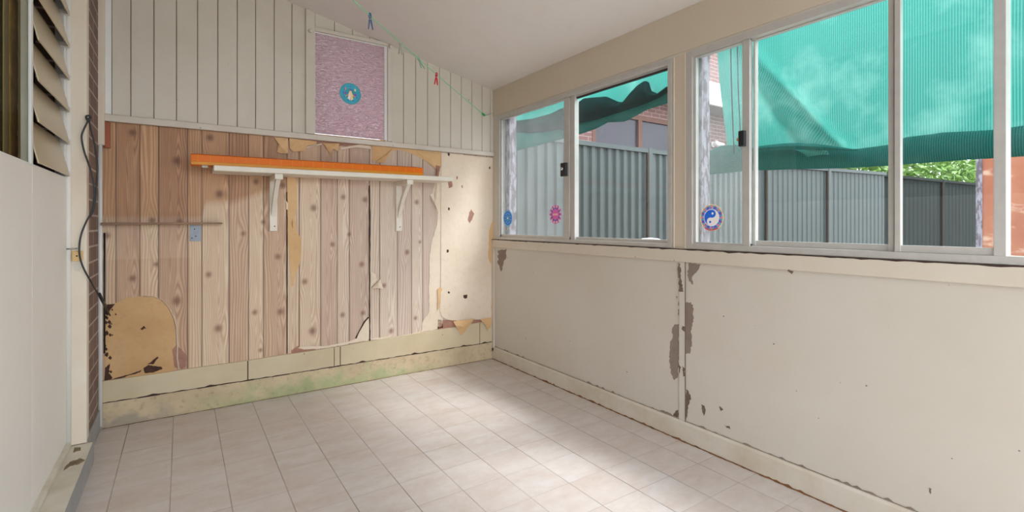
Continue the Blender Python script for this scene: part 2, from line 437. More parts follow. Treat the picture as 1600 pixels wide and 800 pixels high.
def ragged(pts, rnd, step, amp):
    """subdivide a closed outline (2D pairs) and jitter it"""
    out = []
    for i in range(len(pts)):
        a, b = pts[i], pts[(i + 1) % len(pts)]
        L = math.hypot(b[0] - a[0], b[1] - a[1]); n = max(1, int(L / step))
        for k in range(n):
            f = k / n; j = amp if k else amp * 0.3
            out.append((a[0] + (b[0] - a[0]) * f + rnd.uniform(-j, j), a[1] + (b[1] - a[1]) * f + rnd.uniform(-j, j)))
    return out
def patchB(pxs, name, m, parent, off=0.003, th=0.0012, step=4, amp=0.7, seed=1):
    q = ragged(pxs, random.Random(seed), step, amp)
    return MB().prism([B(px, py, YB - off) for px, py in q], (0, -th, 0)).build(name, m, parent)
def patchR(pxs, name, m, parent, off=0.001, th=0.0008, step=4, amp=0.9, seed=1):
    q = ragged(pxs, random.Random(seed), 2.6, 1.25)
    return MB().prism([R(px, py, XR - off) for px, py in q], (-th, 0, 0)).build(name, m, parent)

# ================================================================== SETTING
Y0 = -0.85                                                           # unseen end behind the camera, left open to let daylight in
fl = MB().box((-0.48, Y0, -0.12), (XR + 0.14, YB + 0.12, 0.0)).build('floor', M['tiles']); struct(fl, 'beige square floor tiles with dark grout lines')
cl = MB().prism([(-0.62, Y0, ceil_z(-0.62)), (2.24, Y0, ceil_z(2.24)), (2.24, Y0, ceil_z(2.24) + 0.09), (-0.62, Y0, ceil_z(-0.62) + 0.09)], (0, YB + 0.5 - Y0, 0)).build('ceiling', M['ceiling']); struct(cl, 'sloping off-white sheet ceiling')
gr = MB().box((-30, -30, -0.3), (50, 40, -0.125)).build('ground', M['ground']); struct(gr)

# ---- end wall: backing with the pink window's opening, boards, wallpaper, bare sheets
wb = MB()
zt = lambda x: ceil_z(x) + 0.02
WX0, WX1, WZ0, WZ1 = 0.732, 1.209, 1.698, 2.372
for x0, x1 in ((-0.50, WX0), (WX1, XR + 0.12)):
    wb.prism([(x0, YB, 0.0), (x1, YB, 0.0), (x1, YB, zt(x1)), (x0, YB, zt(x0))], (0, 0.09, 0))
wb.box((WX0, YB, 0), (WX1, YB + 0.09, WZ0)); wb.prism([(WX0, YB, WZ1), (WX1, YB, WZ1), (WX1, YB, zt(WX1)), (WX0, YB, zt(WX0))], (0, 0.09, 0))
wall_back = wb.build('wall_back', M['hardboard']); struct(wall_back, 'end wall with painted boards above peeling wood-print paper')

bd = MB()
bx = [-0.40, -0.312, -0.23, -0.127, -0.022, 0.08, 0.182, 0.284, 0.384, 0.489, 0.593, 0.676, 0.732, 0.86, 0.98, 1.10, 1.209, 1.259, 1.349, 1.444, 1.539, 1.638, 1.732, 1.825, 1.92, 2.014, 2.093, 2.16]
for a, b in zip(bx[:-1], bx[1:]):
    z0 = 1.655 if b <= WX0 + 1e-3 or a >= WX1 - 1e-3 else WZ1
    x0, x1 = a + 0.0009, b - 0.0009; c = 0.002
    # board face with chamfered long edges, top cut to the ceiling slope
    for (p, q, yp, yq) in ((x0, x0 + c, 0.004, 0.012), (x0 + c, x1 - c, 0.012, 0.012), (x1 - c, x1, 0.012, 0.004)):
        bd.poly([(p, YB - yp, z0), (q, YB - yq, z0), (q, YB - yq, ceil_z(q) + 0.005), (p, YB - yp, ceil_z(p) + 0.005)])
    bd.poly([(x0, YB, z0), (x0, YB - 0.004, z0), (x0, YB - 0.004, ceil_z(x0)), (x0, YB, ceil_z(x0))])
    bd.poly([(x1, YB, z0), (x1, YB - 0.004, z0), (x1, YB - 0.004, ceil_z(x1)), (x1, YB, ceil_z(x1))])
bd.build('upper_boarding', M['boards'], wall_back)
dg = MB()
for a in bx[1:-1]:
    z0 = 1.655 if a <= WX0 + 1e-3 or a >= WX1 - 1e-3 else WZ1
    dg.box((a - 0.0012, YB - 0.005, z0), (a + 0.0012, YB - 0.0005, ceil_z(a)))
dg.build('board_groove', M['groove'], wall_back)

# wallpaper: five printed sheets of five planks, grain and knots as fields read by the material
def vn(x, z, s): return noise.noise(Vector((x, z, s)))
planks = [(-0.354, -0.295), (-0.295, -0.19), (-0.19, -0.107), (-0.107, 0.033), (0.033, 0.101), (0.101, 0.242), (0.242, 0.347), (0.347, 0.429), (0.429, 0.566), (0.566, 0.639),
          (0.639, 0.773), (0.773, 0.881), (0.881, 0.96), (0.96, 1.1025), (1.1025, 1.174), (1.174, 1.307), (1.307, 1.416), (1.416, 1.503), (1.503, 1.63), (1.63, 1.72), (1.72, 1.86), (1.86, 1.97), (1.97, 2.06), (2.06, 2.13)]
tints = [0.35, 0.75, 0.15, 0.85, 0.3, 0.2, 0.8, 0.2, 0.85, 0.3, 0.2, 0.8, 0.2, 0.85, 0.3, 0.15, 0.7, 0.15, 0.8, 0.3, 0.2, 0.8, 0.2, 0.7]
knots_px = [(207, 207, 1.0), (276, 251, 1.2), (238, 345, 1.0), (281, 346, 0.9), (207, 435, 0.9), (244, 413, 0.7), (276, 470, 1.2), (167, 368, 0.9), (328, 215, 1.1), (343, 303, 1.25), (380, 365, 0.8),
            (400, 284, 0.9), (411, 347, 0.7), (326, 429, 0.9), (341, 513, 1.2), (398, 488, 0.9), (434, 401, 1.0), (438, 487, 1.1), (442, 290, 1.1), (407, 547, 0.7), (285, 572, 0.9),
            (490, 325, 1.2), (519.5, 382, 0.9), (536, 308, 0.9), (545, 366, 0.7), (570, 312, 1.0), (565, 413, 1.0), (476, 440, 1.0), (488, 517, 1.3), (535, 492, 0.9), (567, 489, 0.9),
            (651, 316, 1.0), (656, 378, 0.6), (636, 394, 1.0), (600, 446, 0.9), (611, 517, 1.1), (649, 497, 0.8), (625, 300, 0.8)]
knots = []
for kx, ky, ks in knots_px:
    p = B(kx, ky)
    for i, (a, b) in enumerate(planks):
        if a - 0.004 <= p.x < b: knots.append((i, min(max(p.x, a), b), p.z, ks))
wp = MB(); bm = wp.bm
at = {k: bm.verts.layers.float.new(k) for k in ('grain', 'knot', 'tint', 'fade', 'edge')}
for i, (a, b) in enumerate(planks):
    nx = max(7, int((b - a) / 0.0075)); nz = 170; rows = []
    z0, z1 = 0.245, 1.652
    w = b - a; ks = [k for k in knots if k[0] == i]
    xc = a + w * (0.35 + 0.3 * ((i * 37 % 11) / 11))
    gap = 0.0016 if i in (9, 14) else 0.0
    us = [0, 0.025] + [0.05 + 0.90 * j / (nx - 1) for j in range(nx)] + [0.975, 1]
    for iz in range(nz + 1):
        z = z0 + (z1 - z0) * iz / nz; row = []
        for u in us:
            x = a + gap + (w - gap * 2) * u
            dx = x - xc
            f = 64 * dx * (1 if i % 2 else 0.9) + 2.2 * vn(x * 9 + i * 5.1, z * 1.1, i * 1.7) + 0.35 * vn(x * 40, z * 5, i)
            if i % 2 or (b - a) > 0.12: f += 6.5 * z * math.exp(-(dx / (w * 0.16)) ** 2)
            kv = 0.0
            for (_, kx, kz, kk) in ks:
                ex = (x - kx) / (0.0150 * kk); ez = (z - kz) / (0.0165 * kk)
                d2 = ex * ex + ez * ez
                kv = max(kv, math.exp(-0.6 * d2 ** 1.4 if d2 < 9 else -11))
                ez2 = (z - kz) / 0.085
                f += (1.6 if dx < 0 else -1.6) * math.exp(-(ex / 3.0) ** 2 - ez2 * ez2)
            v = bm.verts.new((x, YB - 0.0022, z))
            # upper left kept its colour, the rest has bleached
            lim = 1.125 + (0.0 if x < 0.10 else min(1, (x - 0.10) / 0.02) * 0.10) + (0 if x < 0.25 else min(0.16, (x - 0.25) * 0.4))
            fd = 0.30 + 0.70 * min(1, max(0, (lim - z) / 0.05 + 0.5))
            fd = max(fd, min(0.8, 0.3 + max(0, x - 0.3) * 0.55))
            if x < 0.05 and z < 0.9: fd = min(fd, 0.82)
            v[at['grain']] = f; v[at['knot']] = kv; v[at['tint']] = tints[i] * (0.85 + 0.15 * vn(x * 3, z * 2, 4)); v[at['fade']] = fd
            v[at['edge']] = 0.9 if u in (0, 1) else (0.45 if u in (0.025, 0.975) else 0.0)
            row.append(v)
        rows.append(row)
    for r0, r1 in zip(rows[:-1], rows[1:]):
        for j in range(len(r0) - 1):
            bm.faces.new((r0[j], r0[j + 1], r1[j + 1], r1[j]))
wallpaper = wp.build('wallpaper', M['wood'], wall_back, recalc=False)

# places where the paper has gone
W = wall_back
patchB([(164, 477), (176, 476), (186, 471), (200, 465), (222, 463), (240, 464), (252, 469), (262, 480), (270, 496), (274, 512), (275, 540), (274, 560), (275, 578), (262, 581), (164, 601)], 'bare_hardboard', M['hardboard'], W, 0.0035, 0.001, 6, 0.4, 3)
# curled rim of the round hole
rim = [(222, 463), (240, 464), (252, 469), (262, 480), (270, 496), (274, 512), (275.5, 540), (275, 560), (277, 577)]
q0 = [B(px, py, YB - 0.004) for px, py in rim]; q1 = [B(px + 1.2 + i * 0.25, py - 0.6, YB - 0.012) for i, (px, py) in enumerate(rim)]
MB().grid([q0, q1]).build('curled_paper_rim', M['palepaper'], W, solid=0.0008)
patchB([(269, 546), (276, 538), (292, 556), (291, 572), (280, 576), (273, 574)], 'wallpaper_scrap', M['redstain'], W, 0.0055, 0.001, 5, 0.5, 5)
rr = random.Random(8)
rot_spots = [[(164, 476), (180, 475), (172, 484), (170, 492), (164, 490)], [(164, 575), (172, 568), (170, 583), (176, 590), (168, 598), (163, 598)],
             [(165, 595), (190, 588), (205, 584), (221, 578), (218, 582), (200, 587), (182, 594), (168, 600)], [(224, 575), (232, 570), (240, 572), (252, 573), (254, 576), (240, 582), (226, 583)],
             [(230, 569), (244, 562), (240, 569)], [(236, 565), (246, 557), (248, 559), (240, 566)], [(219, 514), (225, 509), (229, 514), (226, 513), (222, 516)]]
for i in range(26):
    cx = 163 + abs(rr.gauss(0, 1)) * 7; cy = rr.uniform(482, 592); s = rr.uniform(1.0, 3.2)
    rot_spots.append([(cx - s, cy), (cx, cy - s * 1.3), (cx + s, cy - 0.2), (cx + 0.3 * s, cy + s)])
mb = MB()
for i, sp in enumerate(rot_spots):
    mb.prism([B(px, py, YB - 0.0048) for px, py in ragged(sp, rr, 2.5, 0.5)], (0, -0.0006, 0))
mb.build('rotted_spots', M['rot'], W)
# strip pulled away at the second sheet joint, and the dark joint lines
patchB([(449, 276), (452, 275), (460, 277), (464, 284), (464, 318), (461, 340), (463, 362), (470, 372), (471, 392), (468, 414), (461, 430), (458, 446), (455, 448), (454, 420), (450, 380), (449, 330)], 'bare_hardboard', M['tanpaper'], W, 0.0035, 0.001, 5, 0.5, 7)
patchB([(447.4, 300), (449.2, 300), (449.6, 400), (449.4, 552), (448.0, 552), (447.6, 420)], 'open_joint', M['darkgap'], W, 0.0046, 0.0006, 8, 0.25, 9)
patchB([(576.0, 290), (578.2, 290), (579.0, 350), (578.2, 430), (578.8, 534), (576.8, 534), (576.4, 400)], 'open_joint', M['darkgap'], W, 0.0046, 0.0006, 8, 0.35, 10)
patchB([(577, 495), (574, 497), (568, 505), (560, 520), (556, 530), (560, 534), (574, 533), (577.5, 528)], 'bare_hardboard', M['palepaper'], W, 0.0037, 0.001, 5, 0.5, 11)
patchB([(575, 495), (568, 503), (559, 520), (555, 528), (557, 530), (561, 520), (570, 504), (577, 496)], 'torn_edge_strip', M['rot'], W, 0.005, 0.0006, 5, 0.3, 12)  # dark brown strip along the torn edge
# ragged white lower edge of the paper
patchB([(466, 544), (469, 541), (480, 541), (505, 541), (520, 538), (540, 535), (556, 529), (566, 529), (560, 534), (540, 538), (520, 542), (505, 544), (490, 545), (475, 546)], 'torn_paper_edge', M['palepaper'], W, 0.006, 0.0015, 4, 0.6, 13)
patchB([(578, 528), (600, 527), (620, 526), (640, 522), (656, 518), (656, 521), (640, 525), (620, 529), (600, 530), (580, 531)], 'torn_paper_edge', M['palepaper'], W, 0.006, 0.0015, 4, 0.6, 14)
patchB([(455, 548), (466, 540), (474, 545), (490, 543), (500, 544), (488, 548), (470, 551), (455, 552)], 'rotted_edge', M['redstain'], W, 0.0045, 0.001, 4, 0.7, 15)
# right: paper backing, then the bare cream sheet
patchB([(683, 262), (684, 275), (679, 288), (674, 305), (680, 320), (684, 332), (683, 350), (676, 372), (671, 398), (671.5, 430), (670, 452), (671, 476), (670, 488), (661, 502), (658, 519), (684, 514), (692, 512), (692, 262)], 'bare_hardboard', M['palepaper'], W, 0.0036, 0.001, 5, 0.8, 17)
sheet = [(689, 238.5), (772, 247), (771, 470), (770, 488), (768, 499), (740, 499), (716, 501), (698, 499.5), (690, 494), (687, 484), (688.5, 452)]
patchB(sheet, 'bare_cream_sheet', M['palepaper'], W, 0.005, 0.004, 9, 0.25, 18)
for i, sp in enumerate([[(700, 283), (706, 282), (707, 292), (701, 294)], [(736, 327), (741, 334), (738, 342), (734, 349), (731, 344), (733, 332)], [(721, 290), (723, 289), (723, 294), (721, 293)], [(700, 324), (703, 325), (702, 329), (700, 328)],
                        [(698, 390), (701, 390), (701, 394), (698, 395)], [(724, 461), (730, 460), (730, 465), (727, 467), (724, 465)], [(700, 455), (703, 456), (702, 459), (700, 458)], [(699, 239), (703, 240), (702, 244), (700, 243)], [(713, 276), (715, 275), (715, 280), (713, 280)], [(764, 261), (766, 260), (766, 264), (764, 264)]]):
    patchB(sp, 'scuff' if i in (0, 1, 2, 8) else 'nail_hole', M['redstain'] if i in (0, 1, 2, 8) else M['rot'], W, 0.0092, 0.0005, 2.5, 0.4, 30 + i)
patchB([(684, 451), (688, 449), (691, 452), (688, 460), (686, 482), (684, 484)], 'torn_edge_strip', M['tanpaper'], W, 0.0095, 0.003, 3, 0.4, 45)  # tan strip along the left edge of the sheet
patchB([(764, 360), (771, 340), (771.5, 480), (768, 480), (769, 420), (763, 402)], 'torn_paper_edge', M['tanpaper'], W, 0.0095, 0.001, 5, 0.8, 46)

# hanging, folded flaps of paper
def flap(name, pxs, m, bulge=0.012, fold=None, off=0.008, seed=0, parent=W):
    rnd = random.Random(seed)
    n = len(pxs)
    edge = [B(px, py, YB - off - rnd.uniform(0, bulge * 0.8)) for px, py in pxs]
    cx = sum(p[0] for p in pxs) / n; cy = sum(p[1] for p in pxs) / n
    mid = B(fold[0] if fold else cx, fold[1] if fold else cy, YB - off - bulge)
    mbx = MB(); V = [mbx.bm.verts.new(p) for p in edge]; c = mbx.bm.verts.new(mid)
    for i in range(n): mbx.bm.faces.new((V[i], V[(i + 1) % n], c))
    return mbx.build(name, m, parent, solid=0.001)
flap('torn_paper_flap', [(428, 214), (450, 216), (450, 240), (440, 240), (433, 238), (434, 230), (436, 226)], M['tanpaper'], 0.02, None, 0.006, 1)
flap('torn_paper_flap', [(452, 216), (480, 219), (495, 221), (494, 225), (480, 228), (476, 236), (458, 237), (453, 232)], M['tanpaper'], 0.018, None, 0.006, 2)
flap('torn_paper_flap', [(504, 224), (530, 224), (528, 236), (524, 228), (517, 239), (518, 247), (514, 238), (507, 226)], M['tanpaper'], 0.016, (517, 231), 0.006, 3)
flap('torn_paper_flap', [(478, 229), (503, 224), (503, 226), (490, 229), (479, 232)], M['palepaper'], 0.008, None, 0.006, 4)
flap('torn_paper_flap', [(532, 231), (548, 228), (562, 226), (579, 228), (580, 233), (566, 230), (548, 231), (534, 234)], M['palepaper'], 0.014, None, 0.006, 5)
patchB([(428, 212), (456, 214), (500, 219), (580, 228), (580, 231), (532, 228), (500, 226), (452, 219), (430, 216)], 'bare_hardboard', M['redstain'], W, 0.0036, 0.001, 4, 0.7, 48)
patchB([(581, 227), (640, 233), (690, 238), (689, 262), (681, 264), (668, 254), (650, 243), (640, 239), (625, 234), (611, 236), (604, 243), (590, 251), (581, 252)], 'bare_hardboard', M['tanpaper'], W, 0.0037, 0.001, 6, 0.5, 49)
flap('torn_paper_flap', [(615, 231), (606, 246), (599, 255), (586, 254), (600, 243), (611, 234)], M['tanpaper'], 0.012, None, 0.006, 6)
flap('torn_paper_flap', [(650, 237), (668, 239), (688, 241), (687, 262), (682, 264), (676, 260), (663, 248)], M['tanpaper'], 0.008, None, 0.006, 7)
flap('torn_paper_flap', [(681, 258), (688, 260), (685, 277), (682, 276)], M['redstain'], 0.02, None, 0.006, 8)
flap('torn_paper_flap', [(672, 304), (677, 302), (680, 312), (684, 331), (681, 322), (676, 315)], M['palepaper'], 0.018, None, 0.006, 9)
flap('torn_paper_flap', [(683, 285), (686, 287), (684, 310), (680, 320), (680, 300)], M['palepaper'], 0.014, None, 0.006, 19)
flap('torn_paper_flap', [(579, 424), (586, 428), (590, 438), (588, 440), (579, 449)], M['palepaper'], 0.012, None, 0.006, 10)
flap('torn_paper_flap', [(594, 436), (599, 452), (590, 450), (580, 451), (588, 443)], M['palepaper'], 0.03, None, 0.008, 11)
flap('torn_paper_flap', [(457, 340), (459, 348), (458, 358), (456, 352)], M['tanpaper'], 0.014, None, 0.006, 12)
flap('torn_paper_flap', [(446, 312), (450, 318), (450, 328), (447, 327)], M['palepaper'], 0.012, None, 0.006, 13)
patchB([(684, 499), (716, 501), (768, 498), (770, 511), (742, 515), (716, 518), (700, 516), (684, 519)], 'wallpaper_scrap', M['redstain'], W, 0.0036, 0.001, 6, 0.5, 50)
flap('torn_paper_flap', [(708, 502), (742, 498), (734, 508), (729, 514), (721, 524), (716, 516), (712, 509)], M['tanpaper'], 0.03, None, 0.012, 14)
flap('torn_paper_flap', [(750, 499), (769, 496), (766, 511), (762, 517), (760, 510)], M['tanpaper'], 0.026, None, 0.012, 15)
flap('torn_paper_flap', [(771, 468), (768, 475), (767, 482), (771, 488)], M['tanpaper'], 0.016, None, 0.008, 16)

# batten, boards at the foot of the end wall, plinth
bt = MB().prism([(-0.352, YB - 0.012, 1.652), (XR, YB - 0.012, 1.650), (XR, YB - 0.012, 1.684), (-0.352, YB - 0.012, 1.690)], (0, -0.018, 0), 0.003).build('trim_1', M['batten']); struct(bt, 'grey-white batten across the end wall')
def ztop(x):
    T = [(-0.36, 0.252), (0.34, 0.257), (0.9, 0.266), (1.21, 0.279), (1.7, 0.292), (2.12, 0.312)]
    for (a, za), (b, zb) in zip(T[:-1], T[1:]):
        if x <= b: return za + (zb - za) * (x - a) / (b - a)
    return T[-1][1]
pieces = [(-0.352, 0.339), (0.343, 0.855), (0.858, 0.895), (0.899, 1.99), (1.993, 2.115)]
bb = MB()
for a, b in pieces:
    n = max(1, int((b - a) / 0.12)); top = [a + (b - a) * k / n for k in range(n, -1, -1)]
    bb.prism([(a, YB - 0.003, 0.136), (b, YB - 0.003, 0.136)] + [(x, YB - 0.003, ztop(x) + 0.0015 * math.sin(x * 31)) for x in top], (0, -0.013, 0))
bb = bb.build('baseboard_back', M['baseboard']); struct(bb, 'old cream boards along the foot of the end wall')
rg = random.Random(21)
jl = MB()
n = 90; up = []; dn = []
for k in range(n + 1):
    x = -0.352 + (2.117 + 0.352) * k / n
    up.append((x, YB - 0.0165, 0.136 + rg.uniform(0.0, 0.004) + (0.008 if rg.random() < 0.06 else 0))); dn.append((x, YB - 0.0165, 0.131))
jl.grid([dn, up], False); jl.build('dark_joint', M['darkgap'], bb)
for a, b in ((0.338, 0.344), (0.8545, 0.8585), (0.8945, 0.8995), (1.9895, 1.9935)): box((a, YB - 0.0168, 0.136), (b, YB - 0.004, ztop(a) - 0.004), 'dark_joint', M['darkgap'], bb)
pl = MB(); rowsp = []
for z in (0.0, 0.02, 0.05, 0.09, 0.12, 0.133):
    rowsp.append([(-0.36 + 2.478 * k / 60, YB - 0.017 - 0.004 * vn(k * 0.4, z * 20, 2) - (0.004 if z < 0.03 else 0), z) for k in range(61)])
pl.grid(rowsp); pl.prism([(-0.36, YB - 0.014, 0.0), (2.118, YB - 0.014, 0.0), (2.118, YB - 0.014, 0.132), (-0.36, YB - 0.014, 0.132)], (0, 0.013, 0))
plinth = pl.build('trim_2', M['plinth']); struct(plinth, 'damp concrete plinth with green algae under the end wall')
dl = MB(); a0 = []; a1 = []
for k in range(100):
    x = -0.35 + 2.465 * k / 99; a0.append((x, YB - 0.022, 0.0012)); a1.append((x, YB - 0.027 - rg.uniform(0, 0.006), 0.0008))
dl.grid([a0, a1], False); dl.build('dirt_line', M['rust'], plinth)

# ---- window wall
YE = Y0
wr = MB()
wr.box((XR, YE, 0.0), (XR + 0.07, YB, 0.972))                                  # below the windows
wr.prism([(XR, YE, 1.9625), (XR, YB, 1.9625), (XR, YB, 2.205), (XR, YE, 2.205)], (0.07, 0, 0))
WY = [(3.345, 1.652), (1.555, YE)]
wr.box((XR, 3.345, 0.972), (XR + 0.07, YB, 1.9625)); wr.box((XR, 1.555, 0.972), (XR + 0.07, 1.652, 1.9625))
wall_right = wr.build('wall_right', M['cream']); struct(wall_right, 'cream sheeted wall under and over the aluminium windows')
MB().box((XR - 0.004, YE, 1.975), (XR, YB - 0.012, 2.191), 0.001).build('header_board', M['header'], wall_right)
MB().box((XR - 0.002, 1.570, 0.975), (XR, 1.640, 1.962)).build('post_face', M['header'], wall_right)
for a, b in ((1.634, 1.640), (1.566, 1.572)): MB().box((XR - 0.006, a, 0.975), (XR, b, 1.962), 0.001).build('post_bead', M['trimcream'], wall_right)
sl = MB().box((XR - 0.014, YE, 0.906), (XR, YB - 0.004, 0.9685), 0.003).build('trim_3', M['trimcream']); struct(sl, 'cream board under the window frames')
rg = random.Random(5)
gapm = MB(); lo = []; hi = []
for k in range(160):
    y = YE + (YB - 0.01 - YE) * k / 159; hi.append((XR - 0.0145, y, 0.9725)); lo.append((XR - 0.0145, y, 0.9685 - (rg.uniform(0, 0.0035) if rg.random() < 0.35 else 0) - (rg.uniform(0.002, 0.005) if 1.25 < y < 1.75 and rg.random() < 0.4 else 0)))
gapm.grid([lo, hi], False); gapm.build('dark_gap_line', M['darkgap'], sl)
st = MB().box((XR - 0.006, R(1062, 500).y, 0.098), (XR, R(1071.5, 500).y, 0.906), 0.001).build('trim_4', M['cream']); struct(st, 'flat cover strip between two wall sheets, paint flaking')
box((XR - 0.0065, R(1071.2, 500).y - 0.002, 0.098), (XR - 0.001, R(1071.2, 500).y, 0.906), 'dark_joint', M['peeldark'], st)
cs = MB().box((XR - 0.014, 3.392, 0.06), (XR, YB - 0.004, 0.906), 0.002).build('trim_5', M['trimcream']); struct(cs, 'narrow corner strip beside the windows')
br_ = MB(); prof = [(0, 0), (0.014, 0), (0.014, 0.088), (0.009, 0.098), (0, 0.098)]
br_.prism([(XR - a, YE, z) for a, z in prof], (0, YB - 0.016 - YE, 0)); br_ = br_.build('baseboard_right', M['skirt']); struct(br_, 'stained cream skirting under the windows')
jl = MB(); lo = []; hi = []; l2 = []; h2 = []
for k in range(260):
    y = YE + (YB - 0.03 - YE) * k / 259
    big = rg.random() < (0.28 if y < 2.3 else 0.05)
    lo.append((XR - 0.0012, y, 0.0975)); hi.append((XR - 0.0012, y, 0.1005 + (rg.uniform(0, 0.012) if big else rg.uniform(0, 0.002))))
    l2.append((XR - 0.0146, y, 0.0005)); h2.append((XR - 0.0146, y, 0.002 + (rg.uniform(0, 0.009) if rg.random() < 0.3 else rg.uniform(0, 0.002))))
jl.grid([lo, hi], False); jl.build('flaked_joint', M['peel'], br_)
jl = MB(); jl.grid([l2, h2], False); l3 = [(XR - 0.0146 - 0.004 - rg.uniform(0, 0.007), p[1], 0.0008) for p in l2]
jl.grid([[(p[0], p[1], 0.0012) for p in l2], l3], False); jl.build('rust_line', M['rust'], br_)
# peeled paint
peels = [[(778, 391), (792, 389), (791, 402), (787, 412), (783, 425), (781, 418), (778, 413)],
         [(1076, 411), (1095, 413), (1092, 420), (1082, 432), (1083, 445), (1077, 440), (1074, 430)],
         [(1070, 473), (1080, 472), (1084, 482), (1083, 500), (1080, 520), (1081, 538), (1078, 553), (1070, 552), (1071, 530), (1070, 500)],
         [(1054, 507), (1062, 506), (1061, 522), (1060, 528), (1062, 545), (1060, 565), (1059, 590), (1054, 594), (1049, 585), (1046, 562), (1047, 538), (1051, 526), (1050, 515)],
         [(1060, 411), (1063, 412), (1064, 432), (1068, 456), (1061, 456), (1060, 430)],
         [(1072, 608), (1076, 612), (1080, 624), (1076, 632), (1074, 646), (1072, 656), (1070, 640)], [(1096, 632), (1101, 634), (1102, 644), (1100, 650), (1097, 643)], [(1124, 634), (1127, 637), (1130, 640), (1126, 642)],
         [(1131, 664), (1140, 666), (1141, 671), (1135, 668)], [(1056, 642), (1060, 640), (1060, 652), (1052, 650)], [(1031, 641), (1044, 644), (1052, 649), (1046, 652), (1032, 646)], [(1130, 680), (1138, 684), (1136, 686)],
         [(1230, 422), (1240, 424), (1237, 428), (1234, 426)], [(1066, 572), (1070, 576), (1070, 588), (1067, 588)], [(1055, 462), (1059, 464), (1057, 467)], [(1065, 508), (1070, 510), (1070, 518), (1066, 516)], [(1060, 568), (1064, 574), (1061, 584)],
         [(1061, 470), (1063, 470), (1062, 496), (1060, 492)], [(1451, 762), (1456, 764), (1454, 772), (1452, 768)], [(1291, 753), (1312, 765), (1326, 772), (1322, 776), (1300, 763)], [(1338, 776), (1360, 786), (1400, 802), (1388, 802), (1352, 788)]]
for i, sp in enumerate(peels):
    patchR(sp, 'peeled_paint', M['peel'] if i in (0, 1, 2, 3, 10, 19, 20) else M['peeldark'], wall_right, 0.0004 if i not in (4, 13, 15, 16) else 0.0064, 0.0006, 4, 0.9, 60 + i)

# ---- aluminium windows
def frame_bar(mb, y0, y1, z0, z1, x0=XR - 0.006, x1=XR + 0.05): mb.box((x0, y0, z0), (x1, y1, z1), 0.0015)
ZB, ZT = 0.9735, 1.9625
def pane(win, y0, y1, z0, z1, x, m): return MB().box((x, y0, z0), (x + 0.004, y1, z1)).build('pane', m, win)
def yR(px): return R(px, 380).y
w1 = empty('window_1', (XR, (3.345 + 1.652) / 2, ZB)); struct(w1, 'left aluminium sliding window by the corner')
f = MB(); frame_bar(f, 3.345, 3.312, ZB, ZT); frame_bar(f, 1.652, 1.676, ZB, ZT); frame_bar(f, 1.676, 3.312, ZT - 0.026, ZT); frame_bar(f, 1.676, 3.312, ZB, ZB + 0.022)
f.build('frame', M['alu'], w1)
ys0, ys1 = yR(888), yR(896.5)
f = MB(); frame_bar(f, yR(880.5), yR(889), ZB + 0.022, ZT - 0.026, XR + 0.002, XR + 0.022); frame_bar(f, yR(889), 3.312, ZB + 0.022, ZB + 0.042, XR + 0.004, XR + 0.022); frame_bar(f, yR(889), 3.312, ZT - 0.034, ZT - 0.026, XR + 0.004, XR + 0.022); frame_bar(f, 3.295, 3.312, ZB + 0.022, ZT - 0.026, XR + 0.004, XR + 0.022)
sash = f.build('sliding_sash', M['alu'], w1)
f = MB(); frame_bar(f, yR(889.5), yR(896), ZB + 0.022, ZT - 0.026, XR + 0.01, XR + 0.046); frame_bar(f, 1.676, yR(889.5), ZB + 0.022, ZB + 0.04, XR + 0.026, XR + 0.046); frame_bar(f, 1.676, yR(889.5), ZT - 0.034, ZT - 0.026, XR + 0.026, XR + 0.046)
f.build('fixed_sash', M['alu'], w1)
box((XR + 0.026, 1.676, ZT - 0.044), (XR + 0.04, yR(896), ZT - 0.034), 'rubber_seal', M['aludark'], w1)
pane(w1, yR(880.5), 3.295, ZB + 0.042, ZT - 0.034, XR + 0.013, M['glassdirty']); pane(w1, 1.676, yR(896), ZB + 0.04, ZT - 0.034, XR + 0.034, M['glass'])
p = R(882, 265); lt = MB().box((XR - 0.014, p.y - 0.028, p.z - 0.045), (XR + 0.004, p.y + 0.028, p.z + 0.045), 0.004).build('latch', M['black'], w1)
MB().lathe([(0.0, 0.0), (0.011, 0.0), (0.011, 0.008), (0.006, 0.012)], (XR - 0.0275, p.y, p.z + 0.004), 0, 16).build('latch_knob', M['chrome'], lt)

w2 = empty('window_2', (XR, 0.6, ZB)); struct(w2, 'long aluminium sliding window behind green shade cloth')
f = MB(); frame_bar(f, 1.555, 1.527, ZB, ZT); frame_bar(f, YE, 1.527, ZT - 0.03, ZT); frame_bar(f, YE, 1.527, ZB, ZB + 0.026)
frame_bar(f, yR(1553), yR(1573), ZB + 0.026, ZT - 0.03)
f.build('frame', M['alu'], w2)
f = MB(); frame_bar(f, 1.512, 1.527, ZB + 0.026, ZT - 0.03, XR + 0.004, XR + 0.022); frame_bar(f, yR(1160), yR(1171.5), ZB + 0.026, ZT - 0.03, XR - 0.002, XR + 0.022); frame_bar(f, yR(1171.5), 1.512, ZB + 0.026, ZB + 0.036, XR + 0.004, XR + 0.022); frame_bar(f, yR(1171.5), 1.512, ZT - 0.036, ZT - 0.03, XR + 0.004, XR + 0.022)
f.build('sliding_sash', M['alu'], w2)
f = MB(); frame_bar(f, yR(1385), yR(1394), ZB + 0.026, ZT - 0.03, XR + 0.016, XR + 0.046); frame_bar(f, yR(1397), yR(1171.5), ZB + 0.026, ZB + 0.05, XR + 0.026, XR + 0.046); frame_bar(f, yR(1397), yR(1171.5), ZT - 0.036, ZT - 0.03, XR + 0.026, XR + 0.046)
frame_bar(f, yR(1172.5), yR(1176), ZB + 0.026, ZT - 0.03, XR + 0.022, XR + 0.046)
f.build('fixed_sash', M['alu'], w2)
